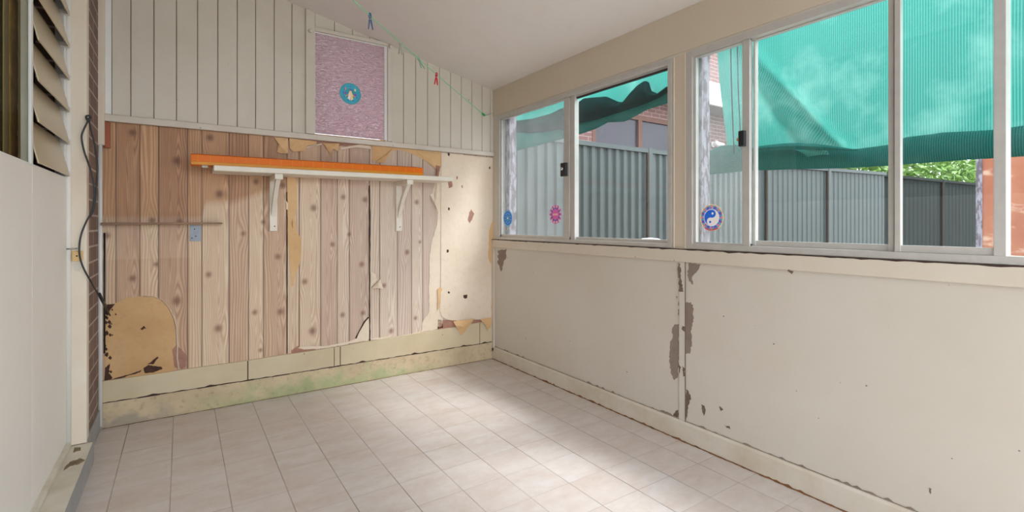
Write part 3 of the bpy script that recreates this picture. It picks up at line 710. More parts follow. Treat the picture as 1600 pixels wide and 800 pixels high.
f = MB(); frame_bar(f, yR(1397.5), yR(1407), ZB + 0.026, ZT - 0.03, XR - 0.001, XR + 0.022); frame_bar(f, yR(1553), yR(1407), ZB + 0.026, ZB + 0.05, XR + 0.004, XR + 0.022); frame_bar(f, yR(1553), yR(1407), ZT - 0.036, ZT - 0.03, XR + 0.004, XR + 0.022)
f.build('sliding_sash', M['alu'], w2)
box((XR + 0.018, yR(1397.5), ZB + 0.03), (XR + 0.03, yR(1394), ZT - 0.032), 'rubber_seal', M['aludark'], w2)
box((XR + 0.003, yR(1552.4), ZB + 0.05), (XR + 0.012, yR(1553.6), ZT - 0.036), 'rubber_seal', M['aludark'], w2)
pane(w2, yR(1171.5), 1.512, ZB + 0.036, ZT - 0.036, XR + 0.013, M['glassdirty']); pane(w2, yR(1385), yR(1176), ZB + 0.05, ZT - 0.036, XR + 0.034, M['glass'])
pane(w2, yR(1553), yR(1407), ZB + 0.05, ZT - 0.036, XR + 0.013, M['glass']); pane(w2, YE, yR(1573), ZB + 0.026, ZT - 0.03, XR + 0.03, M['glass'])
p = R(1162, 217); lt = MB().box((XR - 0.022, p.y - 0.014, p.z - 0.036), (XR - 0.002, p.y + 0.014, p.z + 0.036), 0.004).build('latch', M['black'], w2)
kp = R(1157, 217.5, XR - 0.014); MB().lathe([(0.005, 0.0), (0.008, 0.003), (0.008, 0.009), (0.005, 0.012)], (kp.x, p.y + 0.012, kp.z), 1, 14).build('latch_knob', M['brass'], lt)
# flaking timber reveals outside
for nm, a, b in (('trim_6', 3.335, 3.255), ('trim_7', 1.548, 1.512)):
    o = MB().box((XR + 0.052, a, 0.9), (XR + 0.12, b, 2.05), 0.004).build(nm, M['flake']); struct(o, 'flaking white timber outside the glass')

# ---- pink window in the end wall
w3 = empty('window_3', ((WX0 + WX1) / 2, YB, WZ0)); struct(w3, 'small pink rippled glass window in the end wall')
MB().box((WX0 + 0.001, YB - 0.008, WZ0 + 0.001), (WX1 - 0.001, YB - 0.003, WZ1 - 0.004)).build('pane', M['pink'], w3)
f = MB()
f.prism([(0.674, YB - 0.012, 1.69), (0.730, YB - 0.012, 1.69), (0.730, YB - 0.012, ceil_z(0.730)), (0.674, YB - 0.012, ceil_z(0.674))], (0, -0.018, 0), 0.002)
f.prism([(1.226, YB - 0.012, 1.69), (1.258, YB - 0.012, 1.69), (1.258, YB - 0.012, ceil_z(1.258)), (1.226, YB - 0.012, ceil_z(1.226))], (0, -0.014, 0), 0.002)
f.box((0.730, YB - 0.030, WZ1), (1.226, YB - 0.006, WZ1 + 0.022), 0.002)
f.build('frame', M['boards'], w3)
f = MB(); f.box((WX1 - 0.004, YB - 0.014, WZ0), (1.2255, YB - 0.004, WZ1), 0.001); f.box((WX0, YB - 0.012, WZ1 - 0.008), (WX1, YB - 0.004, WZ1 - 0.001), 0.001); f.box((WX0 - 0.001, YB - 0.012, WZ0), (WX0 + 0.004, YB - 0.004, WZ1), 0.001)
f.build('white_bead', M['white'], w3)
for hp in ((0.700, 2.36), (1.243, 2.365)): MB().lathe([(0.004, 0), (0.012, 0.004), (0.012, 0.014), (0.006, 0.018)], (hp[0], YB - 0.047, hp[1]), 1, 12).build('catch', M['boards'], w3)

# ---- left side: brick pier, post, infill panel with louvres, sill
wl = MB(); wl.box((XBR - 0.25, 2.955, 0.0), (XBR, YB, ceil_z(XBR) + 0.02)); wall_left = wl.build('wall_left', M['brick']); struct(wall_left, 'brown brick wall of the old house')
MB().box((XBR, 2.96, 0.0), (XBR + 0.008, YB - 0.03, 0.11), 0.003).build('concrete_footing', M['riser'], wall_left)
t = MB(); t.box((-0.43, 2.95, 0.097), (-0.3575, 3.012, ceil_z(-0.43)), 0.004); t = t.build('trim_8', M['post']); struct(t, 'cream timber door post')
MB().tube([(-0.421, 2.949, 0.097), (-0.421, 2.949, 2.72)], 0.0105, 12).build('bead', M['panel'], t)
dp = MB(); dp.box((XL - 0.03, 2.336, 0.115), (XL, 2.945, 1.305), 0.001); dp.box((XL - 0.03, Y0, 0.115), (XL, 2.333, 1.305), 0.001)
dp = dp.build('door_1', M['panel']); struct(dp, 'flat white infill panels in the old doorway')
MB().box((XL - 0.004, Y0, 0.095), (XL + 0.016, 2.948, 0.118), 0.003).build('foot_bead', M['sillpaint'], dp)
sill = MB().box((XL - 0.06, Y0, 0.0), (-0.337, 2.953, 0.095), 0.002); sill.mat(M['sillpaint'])
sill = sill.build('trim_9', M['sillpaint'])
struct(sill, 'worn painted door sill with a grey front')
MB().box((-0.3375, Y0, 0.002), (-0.3335, 2.955, 0.0935), 0.001).build('grey_riser', M['riser'], sill)
def onsill(pxs): return [F(px, py, 0.0956) for px, py in pxs]
for sp in ([(116, 700), (126, 699), (126, 704), (114, 707)], [(101, 731), (109, 722), (126, 716), (133, 719), (124, 725), (110, 728), (99, 736)]):
    MB().prism(onsill(ragged(sp, random.Random(4), 3, 0.6)), (0, 0, 0.0008)).build('chipped_paint', M['chipped'], sill)
# louvre window over the infill
w4 = empty('window_4', (XL, 2.3, 1.305)); struct(w4, 'louvre window over the white infill panel')
f = MB(); f.box((XL - 0.005, 2.307, 1.305), (XL + 0.003, 2.334, 2.74), 0.001); f.box((XL - 0.035, 2.925, 1.305), (XL, 2.949, 2.74), 0.001)
f.box((XL - 0.035, Y0, 1.300), (XL + 0.001, 2.949, 1.307), 0.001); f.box((XL - 0.035, Y0, 2.55), (XL, 2.949, 2.745))
f.build('frame', M['white'], w4)
for a, b in ((2.913, 2.923), (2.338, 2.346)): MB().box((XL - 0.03, a, 1.31), (XL - 0.004, b, 2.55), 0.001).build('louvre_channel', M['alu'], w4)
for k in range(9):
    zb = 1.312 + 0.1435 * k - (0 if k else 0)
    MB().prism([(XL + 0.012, 2.347, zb), (XL + 0.012, 2.92, zb), (XL - 0.024, 2.92, zb + 0.158), (XL - 0.024, 2.347, zb + 0.158)], (0.004, 0, 0.002)).build('louvre_blade', M['louvre'], w4)
    MB().box((XL - 0.030, 2.908, zb - 0.002), (XL + 0.016, 2.924, zb + 0.02), 0.002).build('blade_clip', M['alu'], w4)
# the bay beside it: glass, a timber stop, curtains behind
box((XL - 0.008, Y0, 1.31), (XL - 0.004, 2.306, 2.55), 'pane', M['glassdim'], w4)
MB().box((-0.475, 2.395, 1.30), (-0.460, 2.447, 2.6), 0.003).build('timber_stop', M['buff'], w4)
MB().box((-0.482, 2.447, 1.30), (-0.462, 2.50, 2.6)).build('dark_gap', M['darkgap'], w4)
cu = thing('curtain', (-0.52, 1.6, 1.2), 'dark olive curtain with golden edge behind the far left window glass', 'curtain')
rows = []
for z in [1.2 + 1.45 * k / 8 for k in range(9)]:
    rows.append([(-0.525 + 0.012 * math.sin(y * 42), y, z) for y in [0.3 + 2.15 * j / 90 for j in range(91)]])
MB().grid(rows).build('olive_fabric', M['olive'], cu, solid=0.002)
rows = [[(-0.505 + 0.006 * math.sin(j / 12 * PI), 2.364 + 0.085 * j / 12, z) for j in range(13)] for z in (1.2, 1.9, 2.65)]
MB().grid(rows).build('buff_band', M['buff'], cu, solid=0.002)
rows = [[(-0.497 + 0.008 * math.sin(j / 16 * PI), 2.40 + 0.125 * j / 16, z) for j in range(17)] for z in (1.2, 1.9, 2.65)]
gb = MB().grid(rows).build('golden_edge', M['gold'], cu, solid=0.002)
for k in range(14): MB().lathe([(0.001, 0.012), (0.012, 0.010), (0.016, 0.004), (0.006, 0.0)], (-0.494, 2.47, 1.33 + 0.095 * k), 0, 10).build('boss', M['gold'], gb)
c2 = thing('roller_blind', (-0.54, 2.7, 1.2), 'olive blind hanging behind the louvre blades', 'blind')
MB().grid([[(-0.53, 2.56 + 0.385 * j / 10, z) for j in range(11)] for z in (1.2, 2.0, 2.68)]).build('fabric', M['olive'], c2, solid=0.002)
MB().tube([(-0.53, 2.56, 1.2), (-0.53, 2.945, 1.2)], 0.01).build('bottom_rod', M['buff'], c2)
o = box((-0.72, Y0, 0.0), (-0.64, YB, 2.9), 'wall_inner', M['darkgap']); struct(o, 'wall inside the old house, coloured dark for its unlit interior')  # dark colour stands in for the unlit room behind

# ================================================================== THINGS IN THE ROOM
# conduit in the corner
cd = thing('conduit', (-0.345, 3.40, 0.0), 'white pipe running up the corner beside the brick, boxed in at the top', 'pipe')
pa = B(153, 400, 3.395).x; pb = B(160, 400, 3.395).x
MB().tube([((pa + pb) / 2, 3.395, 0.02), ((pa + pb) / 2, 3.395, 1.60)], (pb - pa) / 2 * 1.05, 14).build('pipe', M['white'], cd)
xa = B(152.5, 100, 3.38).x; xb = B(163, 100, 3.38).x
MB().box((xa, 3.38, B(158, 226, 3.38).z), (xb, YB - 0.012, 2.68), 0.003).build('cover_box', M['post'], cd)
MB().box((xb, YB - 0.022, 1.692), (-0.312, YB - 0.012, 2.70), 0.002).build('corner_batten', M['white'], cd)
MB().tube([(pb + 0.006, 3.424, 0.4), (pb + 0.006, 3.424, 1.05)], 0.004, 8).build('dark_cable', M['black'], cd)

a = B(164, 231, YB - 0.012); b = B(172.5, 193, YB - 0.012)
tag(MB().box((a.x, YB - 0.032, a.z), (b.x, YB - 0.003, b.z + 0.005), 0.002).build('wood_block', M['redblock']), 'small red-brown timber block under the batten in the left corner', 'wood block')

# long white shelf on two brackets
def zs(x): return 1.396 + (x - 0.15) * 0.008
sh = thing('wall_shelf', (0.88, YB, 1.02), 'long white wall shelf on two white timber brackets', 'shelf')
SY = 3.19
x0, x1 = 0.150, 1.635
MB().prism([(x0, SY, zs(x0)), (x1, SY, zs(x1)), (x1, SY, zs(x1) + 0.030), (x0, SY, zs(x0) + 0.030)], (0, YB - 0.003 - SY, 0), 0.003).build('shelf_board', M['shelf'], sh)
for px, pbx in ((427, 0.484), (623, 1.312)):
    w = 0.022; zt_ = zs(pbx) - 0.001
    zb = B(px, 361, YB - 0.018).z
    k = MB()
    k.box((pbx - w, YB - 0.022, zb), (pbx + w, YB - 0.0045, zt_), 0.002)                     # wall leg
    k.box((pbx - w, SY + 0.012, zt_ - 0.032), (pbx + w, YB - 0.022, zt_), 0.002)             # arm
    a0 = (YB - 0.022, zb + 0.092); a1 = (SY + 0.03, zt_ - 0.032)                              # curved brace
    pts = []; inn = []
    for j in range(9):
        s_ = j / 8; y = a0[0] + (a1[0] - a0[0]) * s_; z = a0[1] + (a1[1] - a0[1]) * s_ + 0.030 * math.sin(s_ * PI) * (1 - s_ * 0.3)
        pts.append((y, z)); inn.append((y + 0.018, z + 0.020))
    for j in range(8):
        q = [pts[j], pts[j + 1], (min(inn[j + 1][0], YB - 0.022), min(inn[j + 1][1], zt_ - 0.03)), (min(inn[j][0], YB - 0.022), min(inn[j][1], zt_ - 0.03))]
        k.prism([(pbx - w * 0.55, y, z) for y, z in q], (w * 1.1, 0, 0))
    br = k.build('bracket', M['shelf'], sh)
    for dz in (0.03, 0.13, 0.20):
        MB().lathe([(0.001, 0), (0.004, 0.001), (0.004, 0.002)], (pbx + 0.006, YB - 0.0245, zb + dz), 1, 8).build('screw', M['rot'], br)

# orange plastic channel on the shelf
och = thing('plastic_channel', (0.74, 3.27, zs(0.7) + 0.031), 'long bright orange plastic channel lying on the white shelf', 'channel')
def zo(x): return zs(x) + 0.031
def oprism(prof, xa, xb, name, m):
    pr = MB(); A = [(xa, y, zo(xa) + z) for y, z in prof]; Bp = [(xb, y, zo(xb) + z) for y, z in prof]
    va = [pr.bm.verts.new(p) for p in A]; vb = [pr.bm.verts.new(p) for p in Bp]; n = len(prof)
    pr.bm.faces.new(va); pr.bm.faces.new(vb[::-1])
    for i in range(n): pr.bm.faces.new((va[i], vb[i], vb[(i + 1) % n], va[(i + 1) % n]))
    return pr.build(name, m, och)
OY = 3.215
oprism([(OY, 0.014), (OY + 0.004, 0.055), (OY + 0.012, 0.058), (OY + 0.012, 0.016)], 0.045, 1.413, 'front_wall', M['orange'])
oprism([(OY - 0.003, 0.0), (OY - 0.003, 0.016), (OY + 0.001, 0.019), (OY + 0.012, 0.019), (OY + 0.012, 0.0)], 0.047, 1.413, 'front_lip', M['orangelip'])
oprism([(OY + 0.012, 0.0), (OY + 0.012, 0.004), (OY + 0.10, 0.004), (OY + 0.10, 0.0)], 0.045, 1.40, 'base_plate', M['orange'])
oprism([(OY + 0.012, 0.052), (OY + 0.012, 0.058), (OY + 0.05, 0.066), (OY + 0.10, 0.066), (OY + 0.10, 0.060), (OY + 0.05, 0.060)], 0.045, 1.385, 'top_flange', M['orange'])
oprism([(OY + 0.092, 0.004), (OY + 0.092, 0.060), (OY + 0.10, 0.060), (OY + 0.10, 0.004)], 0.045, 1.385, 'rear_wall', M['orange'])
oprism([(OY + 0.012, 0.005), (OY + 0.012, 0.054), (OY + 0.092, 0.058), (OY + 0.092, 0.005)], 0.046, 0.050, 'end_cap', M['orange'])
for k in range(22):
    x = 0.075 + 0.0605 * k
    oprism([(OY - 0.0012, 0.016), (OY + 0.0034, 0.052), (OY + 0.006, 0.052), (OY + 0.003, 0.016)], x, x + 0.0022, 'seam', M['orangelip'])
MB().box((0.095, OY + 0.01, zo(0.1) - 0.014), (0.125, OY + 0.035, zo(0.1) - 0.0005), 0.003).build('grey_clip', M['greypeg'], och)

# thin brown shelf and its plate, low on the left
tag(MB().prism([(-0.352, 3.362, 1.092), (0.205, 3.362, 1.098), (0.205, 3.362, 1.107), (-0.352, 3.362, 1.106)], (0, 0.064, 0), 0.002).build('corner_shelf', M['brownboard']), 'thin brown board fixed level across the left of the end wall', 'shelf board')
mpx = thing('metal_plate', (0.07, YB, 1.0), 'small blue-grey metal fixing plate under the thin brown board', 'plate')
a = B(296.5, 377, YB - 0.006); b = B(314, 354, YB - 0.006)
MB().box((a.x, YB - 0.006, a.z), (b.x, YB - 0.0028, 1.091), 0.001).build('plate', M['metalplate'], mpx)
for px, py in ((304, 358), (300, 372), (306, 369)):
    c = B(px, py, YB - 0.0065); MB().lathe([(0.0005, 0), (0.0035, 0.0004), (0.0035, 0.001)], (c.x, YB - 0.0072, c.z), 1, 10).build('screw', M['black'], mpx)

# black cable hung on a nail
def smooth(pts, n=6):
    out = []
    P = [Vector(p) for p in pts]
    for i in range(len(P) - 1):
        p0, p1, p2, p3 = P[max(i - 1, 0)], P[i], P[i + 1], P[min(i + 2, len(P) - 1)]
        for k in range(n):
            t = k / n
            out.append(0.5 * ((2 * p1) + (p2 - p0) * t + (2 * p0 - 5 * p1 + 4 * p2 - p3) * t * t + (3 * p1 - p0 - 3 * p2 + p3) * t ** 3))
    out.append(P[-1]); return out
cb = thing('cable', tuple(B(137, 190, 2.93)), 'black flat cable looped over a nail on the door post and hanging down', 'cable')
def yc(px): return 2.925 if px < 140 else 2.925 + (px - 140) / 32 * 0.465
s1 = [(139, 186), (133, 198), (128, 210), (128, 220), (132, 238), (139, 258), (145, 280), (147, 305), (143, 330), (135, 346), (127, 366), (124, 385), (125, 402), (131, 420), (142, 440), (153, 459), (162, 476), (172, 493)]
MB().tube(smooth([B(px, py, yc(px) if py > 400 else 2.93) for px, py in s1]), 0.0036, 8).build('strand', M['black'], cb)
s2 = [(139, 186), (142, 203), (147, 222), (150, 240), (152, 262), (151, 285), (149, 310), (146, 328), (140, 340)]
MB().tube(smooth([B(px, py, 2.936) for px, py in s2]), 0.0036, 8).build('strand', M['black'], cb)
s3 = [(137, 189), (141, 184), (140, 181), (135, 182), (137, 188), (141, 190)]
MB().tube(smooth([B(px, py, 2.928) for px, py in s3]), 0.005, 8).build('knot', M['black'], cb)
s4 = [(153, 459), (158, 470), (163, 478)]
MB().tube([B(px + 2, py, yc(px)) for px, py in s4], 0.007, 8).build('tape', M['black'], cb)
pn = B(137, 183, 2.95); MB().lathe([(0.006, 0), (0.006, 0.003), (0.002, 0.004), (0.002, 0.03)], (pn.x, 2.926, pn.z), 1, 10).build('nail', M['wire'], cb)

dc = thing('strike_plate', tuple(B(121, 407, 2.95)), 'small cream block with a dark screw on the door post', 'strike plate')
a = B(112.5, 408, 2.935); b = B(129.5, 392, 2.935)
MB().box((a.x, 2.932, a.z), (b.x, 2.951, b.z), 0.003).build('block', M['creamplastic'], dc)
c = B(120, 400, 2.932); MB().lathe([(0.0005, 0), (0.0035, 0.0006), (0.0035, 0.0014)], (c.x, 2.9308, c.z), 1, 10).build('screw', M['black'], dc)
MB().tube([B(104, 389, 2.935), B(112, 389, 2.935), B(121, 388, 2.935)], 0.003, 8).build('pin', M['wire'], dc)
k = MB(); rr = random.Random(3)
k.prism([B(px, py, 2.9495) for px, py in ragged([(113, 411), (126, 411), (128, 418), (124, 424), (116, 423), (113, 417)], rr, 3, 0.5)], (0, -0.001, 0)); k.build('chipped_paint', M['batten'], dc)

# clothesline
E0 = Vector((2.085, 3.395, 0)); E0.z = B(757, 180, 3.395).z
E0 = B(757, 180, 3.395); E1 = on(0, -522, 0, -0.40)
ln = thing('clothesline', tuple(E0), 'thin pale green clothesline strung from the corner up towards the ceiling', 'clothesline')
def lp(t):
    p = E0.lerp(E1, t); p.z -= 0.035 * math.sin(PI * t); return p
MB().tube([lp(k / 40) for k in range(41)], 0.0026, 6).build('line', M['greencord'], ln)
dirn = (lp(0.06) - lp(0)).normalized()
MB().tube([E0 - dirn * 0.01, E0, E0 + dirn * 0.03, E0 + dirn * 0.05], [0.005, 0.009, 0.008, 0.003], 10).build('plastic_end', M['greenclip'], ln)
MB().tube([E0 - dirn * 0.008, B(764, 179, 3.397), B(769, 177, 3.402)], 0.0025, 6).build('hook', M['wire'], ln)
MB().tube([E1, E1 + Vector((-0.03, 0, 0.01))], 0.004, 6).build('hook', M['wire'], ln)
def cam_px(p):
    q = Vector(p) - Vector((0, 0, EYE)); d = q.x * SN + q.y * CS; return 800 + FPX * (q.x * CS - q.y * SN) / d
def at_px(px):
    lo, hi = 0.0, 0.95
    for _ in range(40):
        m = (lo + hi) / 2
        if cam_px(lp(m)) > px: lo = m
        else: hi = m
    return lp(lo)
right = Vector((CS, -SN, 0))
def peg(px, m, label, tilt=0.0, size=0.074, seed=0):
    p = at_px(px)
    r = thing('clothes_peg', tuple(p), label, 'clothes peg', 'pegs on the green clothesline')
    u = (right * math.cos(0.5 + seed) + Vector((SN, CS, 0)) * math.sin(0.5 + seed)).normalized(); vth = Vector((-u.y, u.x, 0)); dn = (Vector((0, 0, -1)) + u * tilt).normalized()
    for sgn in (-1, 1):
        prof = [(0.0, -0.012), (0.0055, -0.012), (0.0075, 0.004), (0.0048, 0.018), (0.0068, 0.024), (0.0135, size - 0.012), (0.0095, size - 0.012), (0.0015, 0.03), (0.0005, 0.016), (0.0035, 0.006), (0.0005, -0.002)]
        MB().prism([p + u * (sgn * a) + dn * b - vth * 0.0045 for a, b in prof], vth * 0.009).build('jaw', m, r)
    c = p + dn * 0.022
    MB().tube([c - vth * 0.0065, c + vth * 0.0065], 0.0042, 10).build('spring', M['wire'], r)
peg(578, M['bluepeg'], 'dark blue clothes peg, the highest on the green line', 0.05, 0.088)
peg(626, M['greypeg'], 'grey clothes peg hanging between the blue peg and the pale green one', 0.0, 0.08, 0.3)
peg(654, M['palepeg'], 'pale green clothes peg lying along the line, below the grey one', 0.55, 0.075, 0.1)
peg(682, M['redpeg'], 'bright red clothes peg, the lowest on the green line', -0.05, 0.082, 0.2)

# ------------------------------------------------------------------ round stickers on the glass
def sticker(name, c, axis, rad, label, shapes, cat='sticker', group='round stickers on the window glass'):
    """shapes: list of (material, polygon in unit disc coords); axis 'x' or 'y' plane, seen from the room"""
    mb = MB()
    def P(u, v, lift):
        return Vector((c[0] - lift, c[1] - u * rad, c[2] + v * rad)) if axis == 'x' else Vector((c[0] + u * rad, c[1] - lift, c[2] + v * rad))
    for i, (m, pts) in enumerate(shapes):
        mb.mat(M[m]); mb.prism([P(u, v, 0.0004 + i * 0.00001) for u, v in pts], (P(0, 0, 0.0005 + 0.0001 * (i > 0) + i * 0.00003) - P(0, 0, 0.0004)))
    o = mb.build(name); return tag(o, label, cat, group)
def disc(r, cx=0, cy=0, n=40, sx=1, sy=1): return [(cx + r * sx * math.cos(2 * PI * k / n), cy + r * sy * math.sin(2 * PI * k / n)) for k in range(n)]
def petals(m, n, r, pr, off=0.0, sx=1.0): 
    out = []
    for k in range(n):
        a = 2 * PI * (k + off) / n
        d = disc(pr, 0, 0, 12, sx, 1); ca, sa = math.cos(a), math.sin(a)
        out.append((m, [((r + x) * ca - y * sa, (r + x) * sa + y * ca) for x, y in d]))
    return out
X1 = XR + 0.0128
def rad_for(px, hpx, x): 
    p = R(px, 340, x); d = p.x * SN + p.y * CS; return hpx * 0.5 * d / FPX
c = R(793.5, 341, X1); sticker('mandala_sticker', c, 'x', rad_for(793.5, 25, X1), 'round sky blue ringed sticker in the lower left corner of the glass',
    [('st_sky', disc(1)), ('st_blue', disc(0.86)), ('st_sky', disc(0.7))] + petals('st_blue', 10, 0.6, 0.1) + [('st_blue', disc(0.5)), ('st_cyan', disc(0.38)), ('st_blue', disc(0.24, 0, 0, 24, 0.8)), ('st_white', disc(0.13))])
c = R(868, 335, X1); sticker('mandala_sticker', c, 'x', rad_for(868, 30, X1), 'round pink and purple mandala sticker beside the sliding window latch stile',
    [('st_rose', disc(0.86))] + petals('st_pink', 12, 0.86, 0.16) + petals('st_cream', 12, 0.8, 0.09, 0.5) + petals('st_purple', 12, 0.66, 0.12) + petals('st_blue', 8, 0.62, 0.07, 0.5) + [('st_pink', disc(0.52)), ('st_cream', [(-0.42, 0.06), (-0.42, -0.1), (0.42, -0.1), (0.42, 0.06)]), ('st_pink', [(-0.4, -0.01), (-0.4, -0.04), (0.4, -0.04), (0.4, -0.01)])])
def arc(cx, cy, r, a0, a1, n=16): return [(cx + r * math.cos(a0 + (a1 - a0) * k / n), cy + r * math.sin(a0 + (a1 - a0) * k / n)) for k in range(n + 1)]
ri = 0.60
blue = arc(0, 0, ri, PI / 2, 3 * PI / 2, 24) + arc(0, -ri / 2, ri / 2, -PI / 2, -3 * PI / 2, 14)[1:] + arc(0, ri / 2, ri / 2, -PI / 2, PI / 2, 14)[1:-1]
rot = lambda pts, a: [(x * math.cos(a) - y * math.sin(a), x * math.sin(a) + y * math.cos(a)) for x, y in pts]
yy = [('st_cream', disc(1)), ('st_sky', disc(0.93))] + petals('st_orange', 16, 0.9, 0.07) + petals('st_purple', 8, 0.78, 0.12, 0.5) + petals('st_rose', 8, 0.78, 0.11) + petals('st_blue', 16, 0.72, 0.05, 0.25) + petals('st_green', 16, 0.86, 0.045, 0.5) + \
     [('st_red', arc(0, 0, 0.99, -2.2, -0.95, 12) + arc(0, 0, 0.92, -0.95, -2.2, 12)), ('st_white', disc(ri + 0.05)), ('st_blue', rot(blue, -0.25)), ('st_white', disc(0.09, 0.11, ri * 0.52, 16)), ('st_blue', disc(0.09, -0.10, -ri * 0.55, 16))]
c = R(1112, 340, X1); sticker('yin_yang_sticker', c, 'x', rad_for(1112, 41, X1), 'round blue and white yin-yang sticker low on the narrow sliding pane', yy)
c = B(547.5, 146.5, YB - 0.0082)
d_ = c.x * SN + c.y * CS
lotus = [('st_teal', disc(1)), ('st_cyan', disc(0.93)), ('st_teal', disc(0.72))] + petals('st_cyan', 20, 0.6, 0.1) + petals('st_teal', 24, 0.84, 0.045) + petals('st_blue', 9, 0.66, 0.05, 0.3) + \
        [('st_rose', rot(disc(0.1, 0, 0, 14, 0.7, 1.6), 0.3)[:0] + disc(0.085, -0.47, 0.42, 12, 0.8, 1.7)), ('st_cream', disc(0.085, 0.43, 0.40, 12, 0.8, 1.7)), ('st_purple', disc(0.13, -0.5, 0.0, 14, 1.1, 0.8)), ('st_purple', disc(0.13, 0.47, -0.06, 14, 1.1, 0.8)),
         ('st_purple', [(-0.13, 0.22), (0, 0.5), (0.13, 0.22)])] + [('st_orange' if abs(k) == 2 else 'st_cream', rot([(-0.1, -0.02), (0, -0.62), (0.1, -0.02)], k * 0.5)) for k in (-2, 2, -1, 1, 0)] + [('st_cream', disc(0.15, 0, 0.1, 16, 0.9, 1.2)), ('st_white', [(-0.16, 0.06), (-0.02, 0.06), (-0.05, -0.66), (-0.22, -0.5)]), ('st_cream', [(0.02, 0.06), (0.16, 0.06), (0.24, -0.5), (0.06, -0.66)])]
sticker('lotus_sticker', c, 'y', 16.5 * d_ / FPX, 'round turquoise sticker with a pale lotus shape on the pink glass', lotus)

# ================================================================== OUTSIDE
# shade cloth over the right window: hanging sheet with a loose roll at its foot
XC = 2.95
def interp(tab, x):
    if x <= tab[0][0]: return tab[0][1]
    for (a, va), (b, vb) in zip(tab[:-1], tab[1:]):
        if x <= b: return va + (vb - va) * (x - a) / (b - a)
    return tab[-1][1]
sc2 = thing('shade_cloth', (XC, 0.6, 1.3), 'large green shade cloth hanging outside the long window, its foot rolled up', 'shade cloth')
def yX(px, x=XC): return R(px, 300, x).y
yl_top, yl_bot, yr = yX(1121), yX(1138), -0.9
rows = []; NZ, NY = 34, 120
for i in range(NZ + 1):
    s_ = i / NZ; z = 2.33 - (2.33 - 1.475) * s_
    yl = yl_top + (yl_bot - yl_top) * s_ ** 1.5
    row = []
    for j in range(NY + 1):
        y = yl + (yr - yl) * j / NY
        dd = yl - y
        # a diagonal drag fold falling from the upper left towards the roll, plus slight billows
        fold = 0.0
        line = 0.12 + s_ * 0.55
        fold += 0.075 * math.exp(-((dd - line) / 0.045) ** 2) * min(1, s_ * 1.8)
        fold -= 0.05 * math.exp(-((dd - line + 0.1) / 0.07) ** 2) * s_
        bil = 0.012 * math.sin(dd * 5 + s_ * 2) + 0.02 * vn(y * 2.4, z * 2, 3) + 0.012 * s_ * vn(y * 9, z * 3, 7)
        row.append((XC + fold + bil, y, z))
    rows.append(row)
MB().grid(rows).build('hanging_sheet', M['cloth'], sc2)
MB().tube([(XC, yl_top + 0.03, 2.34), (XC, yr, 2.34)], 0.014, 10).build('top_rod', M['alu'], sc2)
for y in (yl_top - 0.02, 0.2, yr + 0.05): MB().box((XR + 0.075, y - 0.02, 2.345), (XC + 0.02, y + 0.02, 2.37)).build('support_arm', M['fascia'], sc2)
tops = [(1094, 262), (1098, 247), (1106, 235), (1122, 227), (1150, 226), (1172, 233), (1250, 231), (1330, 233), (1385, 226), (1406, 215), (1470, 207), (1552, 202), (1600, 195), (1700, 183)]
bots = [(1094, 268), (1098, 271.5), (1106, 272.5), (1150, 268), (1172, 266), (1250, 264), (1330, 262), (1385, 259), (1406, 257), (1470, 252), (1552, 247), (1600, 244), (1700, 237)]
def roll(pxs, xr, turn, scale):
    rows = []
    for px in pxs:
        a = R(px, interp(tops, px), xr); b = R(px, interp(bots, px), xr); h = (a.z - b.z) / 2 * scale; cz = (a.z + b.z) / 2; row = []
        for k in range(25):
            an = PI * 0.5 + turn * k / 24
            wob = 1 + 0.05 * vn(px * 0.02, k * 0.3, 5)
            row.append((xr + 0.02 + 0.42 * h * math.cos(an) * wob, a.y, cz + h * math.sin(an) * wob))
        rows.append(row)
    return rows
pxs = [1094, 1096, 1099, 1103, 1108, 1115, 1124, 1135, 1150, 1165, 1180, 1200, 1225, 1250, 1275, 1300, 1330, 1360, 1385, 1400, 1415, 1440, 1470, 1510, 1552, 1600, 1650, 1700]
MB().grid(roll(pxs, XC - 0.03, 2 * PI, 1.0)).build('rolled_foot', M['clothroll'], sc2)
MB().grid(roll(pxs[3:], XC - 0.03, 2 * PI, 0.78)).build('rolled_foot', M['clothroll'], sc2)
MB().grid(roll(pxs[4:], XC - 0.03, 1.7 * PI, 0.5)).build('rolled_foot', M['clothroll'], sc2)
# sagging bunched fold resting on the roll
rows = []
for px in range(1172, 1345, 8):
    t_ = (px - 1172) / 172; hgt = 9 * math.sin(PI * min(1, t_ * 0.9 + 0.12)) + 2
    rows.append([R(px, interp(tops, px) + 3 - hgt * q / 4, XC - 0.05 - 0.03 * math.sin(q / 4 * PI)) for q in range(5)])
MB().grid(rows).build('bunched_fold', M['clothroll'], sc2)

# shade cloth over the left window: gathered up in a bundle
XD = 2.70
sc1 = thing('shade_cloth', (XD, 2.4, 1.6), 'green shade cloth bunched up across the top of the corner window', 'shade cloth')
lowe = [(790, 196), (793, 215), (798, 231), (804, 236), (830, 230), (860, 222), (890, 215), (897, 212), (912, 208), (930, 202), (950, 191), (975, 190), (990, 183), (1010, 172), (1030, 165), (1047, 160), (1075, 150), (1098, 141)]
upe = [(790, 186), (800, 190), (830, 186), (860, 178), (880, 168), (895, 167), (912, 154), (948, 151), (966, 159.5), (976, 160), (984, 146), (996, 134), (1008, 126), (1014, 129), (1017, 142), (1030, 148), (1047, 134), (1075, 130), (1098, 138)]
cols = list(range(790, 1099, 4))
